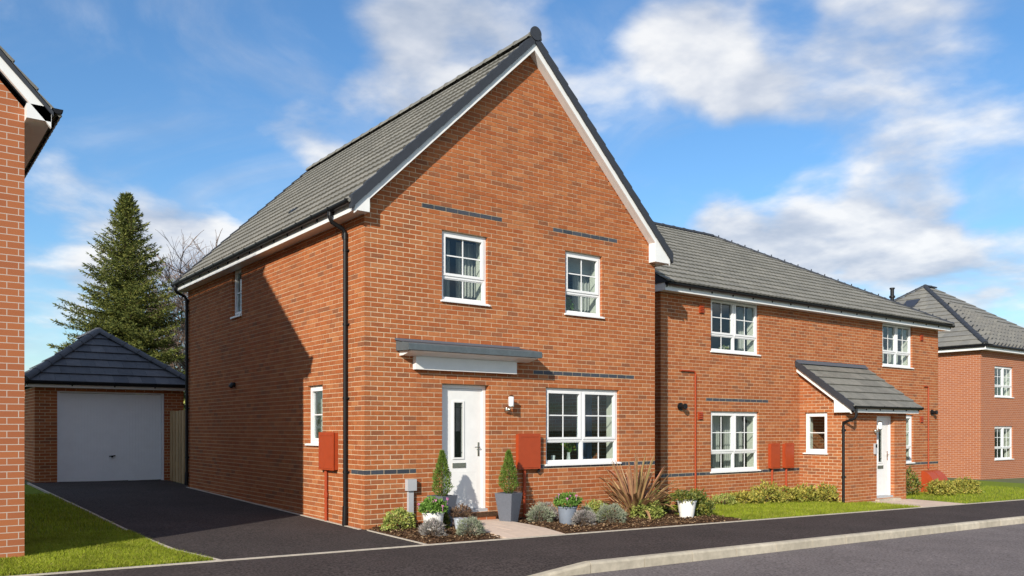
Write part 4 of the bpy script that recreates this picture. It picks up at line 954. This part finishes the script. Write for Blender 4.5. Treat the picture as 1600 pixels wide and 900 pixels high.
def flower_pot(x, y, pm, label, seed, r=.17, hp=.27, n=1500, flowers=9, spread=1.0):
    t = potted('potted_pelargonium', label, x, y); z = gz(x, y) - .01; rnd = random.Random(seed)
    m = MB(); m.lathe([(r * .72, 0), (r * .78, .02), (r * .97, hp * .93), (r * 1.04, hp * .93), (r * 1.04, hp), (r * .95, hp), (r * .93, hp - .04)], 22, (x, y, z)); m.build('pot', pm, t)
    m = MB(); m.lathe([(r * .9, hp - .05), (r * .925, hp - .035)], 18, (x, y, z)); m.build('compost', 'soil', t)
    m = MB(); mound(m, (x, y, z + hp + .03), (r * 1.25 * spread, r * 1.25 * spread, .17), n, .05, .014, rnd, .35, -.1, .2); m.build('foliage', 'pelargonium_leaf', t)
    for _ in range(flowers):
        a = rnd.uniform(0, 6.28); q = rnd.uniform(.3, 1.15) * r * 1.2; c = Vector((x + math.cos(a) * q, y + math.sin(a) * q, z + hp + .13 + rnd.uniform(-.04, .07)))
        m = MB(); m.tube([c - Vector((0, 0, .08)), c], .003, 4)
        for k in range(14): leaf(m, c, rdir(rnd) + Vector((0, 0, .4)), rdir(rnd), .026, .009)
        m.build('flower', 'petal', t)
    return t
flower_pot(.78, -.70, 'pot_white', 'white pot of pink pelargoniums in the bed by the driveway', 51, .165, .28, 1500, 9)
flower_pot(3.24, -.92, 'pot_grey', 'blue-grey pot of pink pelargoniums among grey lavender mounds', 52, .165, .30, 1500, 9)

def small_pots():
    x, y = 1.22, -.80; t = potted('potted_shrub', 'small pale blue pot with a withered brown plant beside the path', x, y); z = gz(x, y) - .01; rnd = random.Random(61)
    m = MB(); m.lathe([(.085, 0), (.115, .17), (.125, .17), (.125, .185), (.108, .185)], 20, (x, y, z)); m.build('pot', 'pot_pale', t)
    m = MB(); mound(m, (x, y, z + .21), (.15, .15, .15), 700, .05, .008, rnd, .5, .0, .3); m.build('foliage', 'brown_leaf', t)
    x, y = 5.90, -1.16; t = potted('potted_shrub', 'white pot leaning under a leafy shrub at the end of the bed', x, y); z = gz(x, y) - .01
    m = MB(); m.lathe([(.12, 0), (.17, .30), (.18, .30), (.18, .325), (.16, .325)], 22, (x, y, z)); m.build('pot', 'pot_white', t)
    m = MB(); mound(m, (x - .05, y + .05, z + .34), (.26, .24, .15), 900, .055, .014, rnd, .35, -.1, .25); m.build('foliage', 'dark_leaf', t)
small_pots()
shrub('euonymus', 'yellow-green variegated shrub at the house corner below the grey cable box', .40, -.36, .27, .18, .27, 1500, .045, .013, 'variegated_leaf', 71, .35)
shrub('lavender', 'dusty grey mound in front of the white flower pot', .42, -1.26, .165, .16, .215, 1700, .05, .005, 'heather_leaf', 72, .75)
shrub('lavender', 'grey-green mound between the small blue pot and the pavement', .97, -1.42, .185, .18, .225, 1900, .05, .005, 'lavender_leaf', 73, .75)
shrub('lavender', 'grey-green mound just past the path, nearest the slate planter', 2.96, -.55, .21, .2, .27, 1700, .05, .005, 'lavender_leaf', 74, .75)
shrub('lavender', 'grey mound tucked between the slate planter and blue-grey pot, close to the wall', 3.28, -.30, .20, .2, .27, 1700, .05, .005, 'heather_leaf', 75, .75)
shrub('heather', 'purplish grey mound directly before the blue-grey pot', 3.36, -1.19, .18, .17, .22, 1700, .05, .005, 'heather_leaf', 76, .8)
shrub('lavender', 'small grey mound behind the purplish one, right of the blue-grey pot', 3.75, -.80, .17, .16, .22, 1300, .05, .005, 'lavender_leaf', 77, .75)
shrub('euonymus', 'low bright green shrub between the grey mounds and the wall', 4.42, -.35, .26, .2, .26, 1400, .045, .013, 'variegated_leaf', 78, .35)
shrub('lavender', 'large round grey-green mound in front of the spiky bronze plant', 4.08, -1.08, .24, .23, .28, 2200, .05, .005, 'lavender_leaf', 79, .75)
shrub('euonymus', 'spreading yellow-green shrub between the spiky plant and the white pot', 5.20, -.86, .34, .26, .30, 1900, .045, .013, 'variegated_leaf', 80, .35)
shrub('laurel', 'glossy leafy shrub with yellow tints at the end of the bed', 6.38, -.95, .34, .3, .42, 2100, .065, .016, 'dark_leaf', 81, .35)
shrub('laurel', 'dark shrub behind the spiky plant at the house corner', 6.05, -.22, .30, .25, .38, 1500, .06, .016, 'dark_leaf', 82, .35)
shrub('laurel', 'small dark plant behind the little blue pot by the door', 1.02, -.55, .12, .12, .24, 600, .05, .012, 'dark_leaf', 83, .35)
shrub('euonymus', 'tiny pale shrub at the start of the lawn under the semi-detached window', 9.0, .48, .35, .2, .20, 700, .05, .014, 'variegated_leaf', 84, .35)
for i, (x, y, rx, rz, lb) in enumerate([(9.75, .50, .30, .20, 'low yellowish shrub under the semi-detached window'), (10.45, .42, .32, .36, 'tall yellow-leaved shrub left of the paired meter ducts'), (11.1, .32, .34, .27, 'yellow-leaved shrub below the first of the paired meter boxes'), (11.65, .28, .34, .30, 'yellow-leaved shrub below the second of the paired meter boxes'), (12.05, -.02, .26, .32, 'yellow-leaved shrub against the porch side wall')]):
    shrub('euonymus', lb, x, y, rx, .30, rz, 950, .075, .018, 'yellow_leaf', 90 + i, .45, group='yellow shrubs along the semi-detached house', lumps=.45)
shrub('laurel', 'dark green shrub beside the porch right corner', 16.6, .40, .42, .3, .62, 1200, .08, .02, 'dark_leaf', 97, .35, lumps=.25)
for i, (x, y, rx, rz, lb) in enumerate([(17.7, -.05, .42, .34, 'yellow-green shrub in front of the terracotta gas housing'), (19.2, .0, .45, .36, 'yellow-green shrub past the terracotta gas housing')]):
    shrub('euonymus', lb, x, y, rx, .35, rz, 1300, .08, .02, 'yellow_leaf', 98 + i, .35, lumps=.25)

def phormium(x, y):
    t = thing('phormium', 'large spiky bronze sword-leaved plant below the wide window', 'plant', (x, y, gz(x, y) - .03)); rnd = random.Random(33); z = gz(x, y) - .02
    for i in range(125):
        a = rnd.uniform(0, 6.28); lean = rnd.uniform(.05, 1.15) ** .7; L = rnd.uniform(.85, 1.30) * (1 - .14 * lean); w = rnd.uniform(.018, .033)
        o = Vector((math.cos(a), math.sin(a), 0)); p = Vector((x, y, z)) + o * rnd.uniform(0, .09); th = lean * .95; droop = rnd.uniform(.2, .9) * lean; n = 7; vs = []
        if rnd.random() < .2: droop += 1.2
        s = o.cross(Vector((0, 0, 1)))
        for k in range(n + 1):
            q = k / n; ww = w * (.65 + .9 * q - .2 * q * q) * (1 if q < .55 else max(.03, 1 - ((q - .55) / .45) ** 1.6)); d = o * math.sin(th) + Vector((0, 0, math.cos(th))); nn = s.cross(d)
            vs += [p + s * ww + nn * ww * .5, p, p - s * ww + nn * ww * .5]; p = p + d * (L / n); th += droop / n * (.4 + 1.4 * q)
        m = MB(); m.add(vs, [f for k in range(n) for f in ((3 * k, 3 * k + 1, 3 * k + 4, 3 * k + 3), (3 * k + 1, 3 * k + 2, 3 * k + 5, 3 * k + 4))], True); m.build('leaf', 'phormium_leaf', t)
phormium(5.22, -.52)

# ------------------------------------------------------------------ trees
def conifer(name, x, y, z0, H_, Rb, label, seed, nb=330, mat='needles', dens=1.0):
    rnd = random.Random(seed); t = thing(name, label, 'tree', (x, y, z0)); m = MB()
    m.tube([(x, y, z0 - .1), (x, y, z0 + H_ * .5), (x, y, z0 + H_ * .97)], [.16 * H_ / 10, .09 * H_ / 10, .01], 8)
    f = MB()
    for i in range(nb):
        q = (i + rnd.random()) / nb; q = q ** .9; h = .06 + .94 * q; a = i * 2.39996 + rnd.uniform(-.3, .3)
        L = Rb * (1 - q) ** .88 * rnd.uniform(.66, 1.22) + .06; z = z0 + H_ * h; o = Vector((math.cos(a), math.sin(a), 0)); s = o.cross(Vector((0, 0, 1)))
        slope = -.10 + .55 * q + rnd.uniform(-.12, .12); pts = []; n = max(4, int(L / .15))
        for k in range(n + 1):
            u = k / n; pts.append(Vector((x, y, z)) + o * L * u + Vector((0, 0, L * (slope * u - .22 * u * u * (1 - q) + .16 * u ** 3))))
        m.tube([pts[0], pts[n // 2], pts[-1]], [.022, .013, .004], 4, False)
        for k in range(1, n + 1):
            u = k / n; wsp = (.50 * L * (1 - u) ** .7 * min(1, .35 + u * 1.6) + .07) * .75
            for sd in (-1, 1):
                for rep in range(max(1, int(3.4 * dens))):
                    tw = (s * sd * rnd.uniform(.5, 1) + o * rnd.uniform(.25, .9) + Vector((0, 0, rnd.uniform(-.25, .30)))).normalized(); ln = wsp * rnd.uniform(.6, 1.15); b = pts[k - 1].lerp(pts[k], rnd.random())
                    nn = max(2, int(ln / .07))
                    for j in range(nn):
                        pp = b + tw * ln * (j / nn)
                        leaf(f, pp, tw + rdir(rnd) * .75 + Vector((0, 0, .15)), rdir(rnd), rnd.uniform(.09, .17), rnd.uniform(.011, .021), .5)
            leaf(f, pts[k], (pts[k] - pts[k - 1]), rdir(rnd), .16, .025)
    for k in range(30): leaf(f, Vector((x, y, z0 + H_ * (.93 + .07 * k / 30))), rdir(rnd) * .5 + Vector((0, 0, .8)), rdir(rnd), .2, .02)
    m.build('trunk', 'trunk', t); f.build('crown', mat, t); return t
conifer('spruce_tree', 1.26, 20.8, .1, 9.75, 3.25, 'tall conical spruce tree rising behind the garage', 5, 430, dens=1.2)
conifer('spruce_tree', 4.6, 22.6, .1, 5.9, 1.75, 'shorter spruce between the tall spruce and the house corner', 6, 190, dens=.9)
conifer('spruce_tree', -3.2, 24.5, .1, 6.2, 2.4, 'lower spruce on the outer side of the tall one, behind the garage', 8, 200)

def bare_tree(x, y, z0, H_, label, seed, spread=.55):
    rnd = random.Random(seed); t = thing('bare_tree', label, 'tree', (x, y, z0)); tr = MB(); tw = MB()
    def grow(p, d, L, r, lev):
        n = 4; pts = [p]; dd = d.copy()
        for k in range(n):
            dd = (dd + rdir(rnd) * .27 + Vector((0, 0, .03))).normalized(); pts.append(pts[-1] + dd * L / n)
        (tr if lev < 2 else tw).tube(pts, [r * (1 - .13 * k) for k in range(n + 1)], 6 if lev < 2 else 3, False)
        if lev >= 5: return
        for k in range(rnd.choice((3, 3, 4)) if lev < 3 else 5):
            q = rnd.uniform(.45, 1.0); i = min(n - 1, int(q * n)); b = pts[i].lerp(pts[i + 1], q * n - i) if i < n else pts[-1]
            nd = (dd + rdir(rnd) * spread * 1.7 + Vector((0, 0, .10))).normalized(); grow(b, nd, L * rnd.uniform(.55, .78), max(.0045, r * .5), lev + 1)
        grow(pts[-1], (dd + rdir(rnd) * .2).normalized(), L * .72, max(.0045, r * .66), lev + 1)
    grow(Vector((x, y, z0)), Vector((0, 0, 1)), H_ * .34, H_ * .016, 0); tr.build('trunk', 'twig', t); tw.build('crown', 'twig', t)
bare_tree(4.6, 21.6, .1, 9.2, 'bare winter tree showing above the back of the roof', 11)
bare_tree(4.7, 26.5, .1, 8.6, 'smaller bare winter tree between the spruce and the house', 14)
bare_tree(7.2, 24.6, .1, 10.2, 'farther bare winter tree with fine twigs behind the roof edge', 19)
def far_hedge():
    m = MB(); rnd = random.Random(12)
    for i in range(14):
        x = -9 + i * 1.25; mound(m, (x, 19.3 + rnd.uniform(-.4, .4), .9), (1.0, .8, 1.35), 900, .16, .035, rnd, .35, -.6, .3)
    tag(m.build('hedge', 'variegated_leaf'), 'clipped green hedge closing the gardens behind the garage', 'hedge')
far_hedge()
def street_trees():
    for i, (x, y, h) in enumerate(((26.5, 14.0, 7.0), (47, 6, 8.5))):
        conifer('spruce_tree', x, y, -.4, h, 2.2, ('spruce tree standing between the semi-detached and distant houses' if i == 0 else 'spruce tree beyond the distant house'), 30 + i, 140)

# ------------------------------------------------------------------ things seen through the windows
def curtain(p0, p1, z0, z1, mat, label, folds=7, amp=.03):
    p0, p1 = Vector((*p0, 0)), Vector((*p1, 0)); t = (p1 - p0); L = t.length; t.normalize(); n_ = Vector((-t.y, t.x, 0)); n = folds * 8; vs = []
    rnd = random.Random(int(p0.x * 100)); ph = rnd.uniform(0, 6)
    for z, sp in ((z0, 1), (z1, .92)):
        for i in range(n + 1):
            u = i / n; q = p0 + t * L * u + n_ * amp * (math.sin(u * folds * 6.283 + ph) + .35 * math.sin(u * folds * 15 + ph)) * sp; vs.append((q.x, q.y, z))
    m = MB(); m.add(vs, [(i, i + 1, n + 2 + i, n + 1 + i) for i in range(n)], True)
    return tag(m.build('curtain', mat), label, 'curtain')
# detached house, upper floor
curtain((1.36, .42), (1.80, .42), 2.56, 4.68, 'curtain_sheer', 'grey sheer curtain on the hinge side of the window over the door', 7)
curtain((1.92, .44), (2.32, .44), 2.56, 4.68, 'curtain_pale', 'pale curtain gathered at the far side of the window over the door', 6)
m = MB(); m.box(3.97, 4.91, .30, .325, 4.42, 4.70)
for i in range(3): m.box(3.97, 4.91, .294, .332, 4.42 + i * .09, 4.43 + i * .09)
tag(m.build('roman_blind', 'blind'), 'pale grey roman blind raised at the upper window', 'blind')
curtain((4.55, .45), (4.95, .45), 2.56, 4.70, 'curtain_pale', 'pale curtain at the far side of the upper window with the blind', 6)
# detached house, ground floor
curtain((4.62, .42), (4.98, .42), .2, 2.3, 'curtain_blue', 'dark blue curtain inside the wide ground floor window', 5, .035)
curtain((.42, 1.52), (.42, 1.85), 1.1, 2.3, 'curtain_sheer', 'grey curtain behind the small side window', 5)
m = MB(); m.box(.40, .42, 5.3, 5.95, 3.6, 4.75); tag(m.build('roller_blind', 'curtain_sheer'), 'frosted pale blind behind the narrow window under the side eaves', 'blind')
# semi-detached house
curtain((9.02, 1.27), (9.40, 1.27), -.2, 1.85, 'curtain_pale', 'cream curtain at the near side of the semi-detached ground floor window', 5)
curtain((9.58, 1.30), (9.86, 1.30), -.2, 1.85, 'curtain_pale', 'cream curtain just before the middle mullion of the semi-detached ground floor window', 4)
curtain((9.95, 1.27), (10.35, 1.27), -.2, 1.85, 'curtain_pale', 'cream curtain just past the middle mullion of the semi-detached ground floor window', 5)
curtain((10.38, 1.32), (10.72, 1.32), -.2, 1.85, 'curtain_pale', 'cream curtain at the far side of the semi-detached ground floor window', 5)
curtain((16.75, 1.27), (17.0, 1.27), 2.3, 4.4, 'curtain_pale', 'cream curtain in the middle of the upper window above the porch', 4)
curtain((17.3, 1.27), (17.75, 1.27), 2.3, 4.4, 'curtain_pale', 'cream curtain at the far side of the upper window above the porch', 5)
curtain((10.45, 1.27), (10.7, 1.27), 2.3, 4.4, 'curtain_pale', 'cream curtain at the far side of the upper window under the eaves', 4)
curtain((17.3, 1.27), (17.8, 1.27), -.2, 1.85, 'curtain_pale', 'cream curtain in the ground floor window past the porch', 5)

def vase(name, x, y, z, label, seed, r=.035, h=.17, leaves=110, mat='pelargonium_leaf', body='lamp_glass', flower='screen_yellow', spread=.1, up=.16):
    t = thing(name, label, 'vase' if flower else 'house plant', (x, y, z)); rnd = random.Random(seed)
    m = MB(); m.lathe([(r * .8, 0), (r, h * .3), (r * .7, h * .8), (r * .85, h)], 14, (x, y, z)); m.build('vessel', body, t)
    m = MB(); mound(m, (x, y, z + h + up * .5), (spread, spread, up), leaves, .06, .014, rnd, .4, -.6, .4)
    for _ in range(7):
        a = rnd.uniform(0, 6.28); m.tube([(x, y, z + h * .5), (x + math.cos(a) * spread * .7, y + math.sin(a) * spread * .7, z + h + up)], .003, 4)
    m.build('foliage', mat, t)
    if flower:
        for _ in range(6):
            c = Vector((x + rnd.uniform(-1, 1) * spread, y + rnd.uniform(-1, 1) * spread, z + h + up * rnd.uniform(.6, 1.6))); m = MB()
            for k in range(16): leaf(m, c, rdir(rnd), rdir(rnd), .03, .01)
            m.build('flower', flower, t)
vase('flower_vase', 4.30, .27, .923, 'glass vase of yellow flowers on the sill of the wide window', 1)
vase('house_plant', 4.27, .27, 3.623, 'leafy houseplant on the sill of the upper window with the blind', 2, .045, .08, 160, 'pelargonium_leaf', 'pot_white', None, .09, .13)
for i, (x, lb) in enumerate(((3.72, 'small white candle holder on the sill of the wide window'), (3.92, 'clear tumbler on the sill of the wide window beside the vase'))):
    m = MB(); m.lathe([(.03, 0), (.036, .01), (.04, .07 + .05 * i), (.036, .07 + .05 * i), (.03, .015)], 14, (x, .26, .923)); tag(m.build('tumbler', 'pot_white' if i == 0 else 'lamp_glass'), lb, 'tumbler')
m = MB(); m.box(1.93, 2.15, .24, .30, 3.623, 3.72); tag(m.build('storage_box', 'furniture_dark'), 'dark box standing on the sill of the window over the door', 'box')
vase('flower_vase', 9.75, 1.11, 3.289, 'small bunch of cream flowers on the sill of the upper window under the eaves', 3, .04, .05, 60, 'variegated_leaf', 'pot_white', 'curtain_pale', .1, .06)
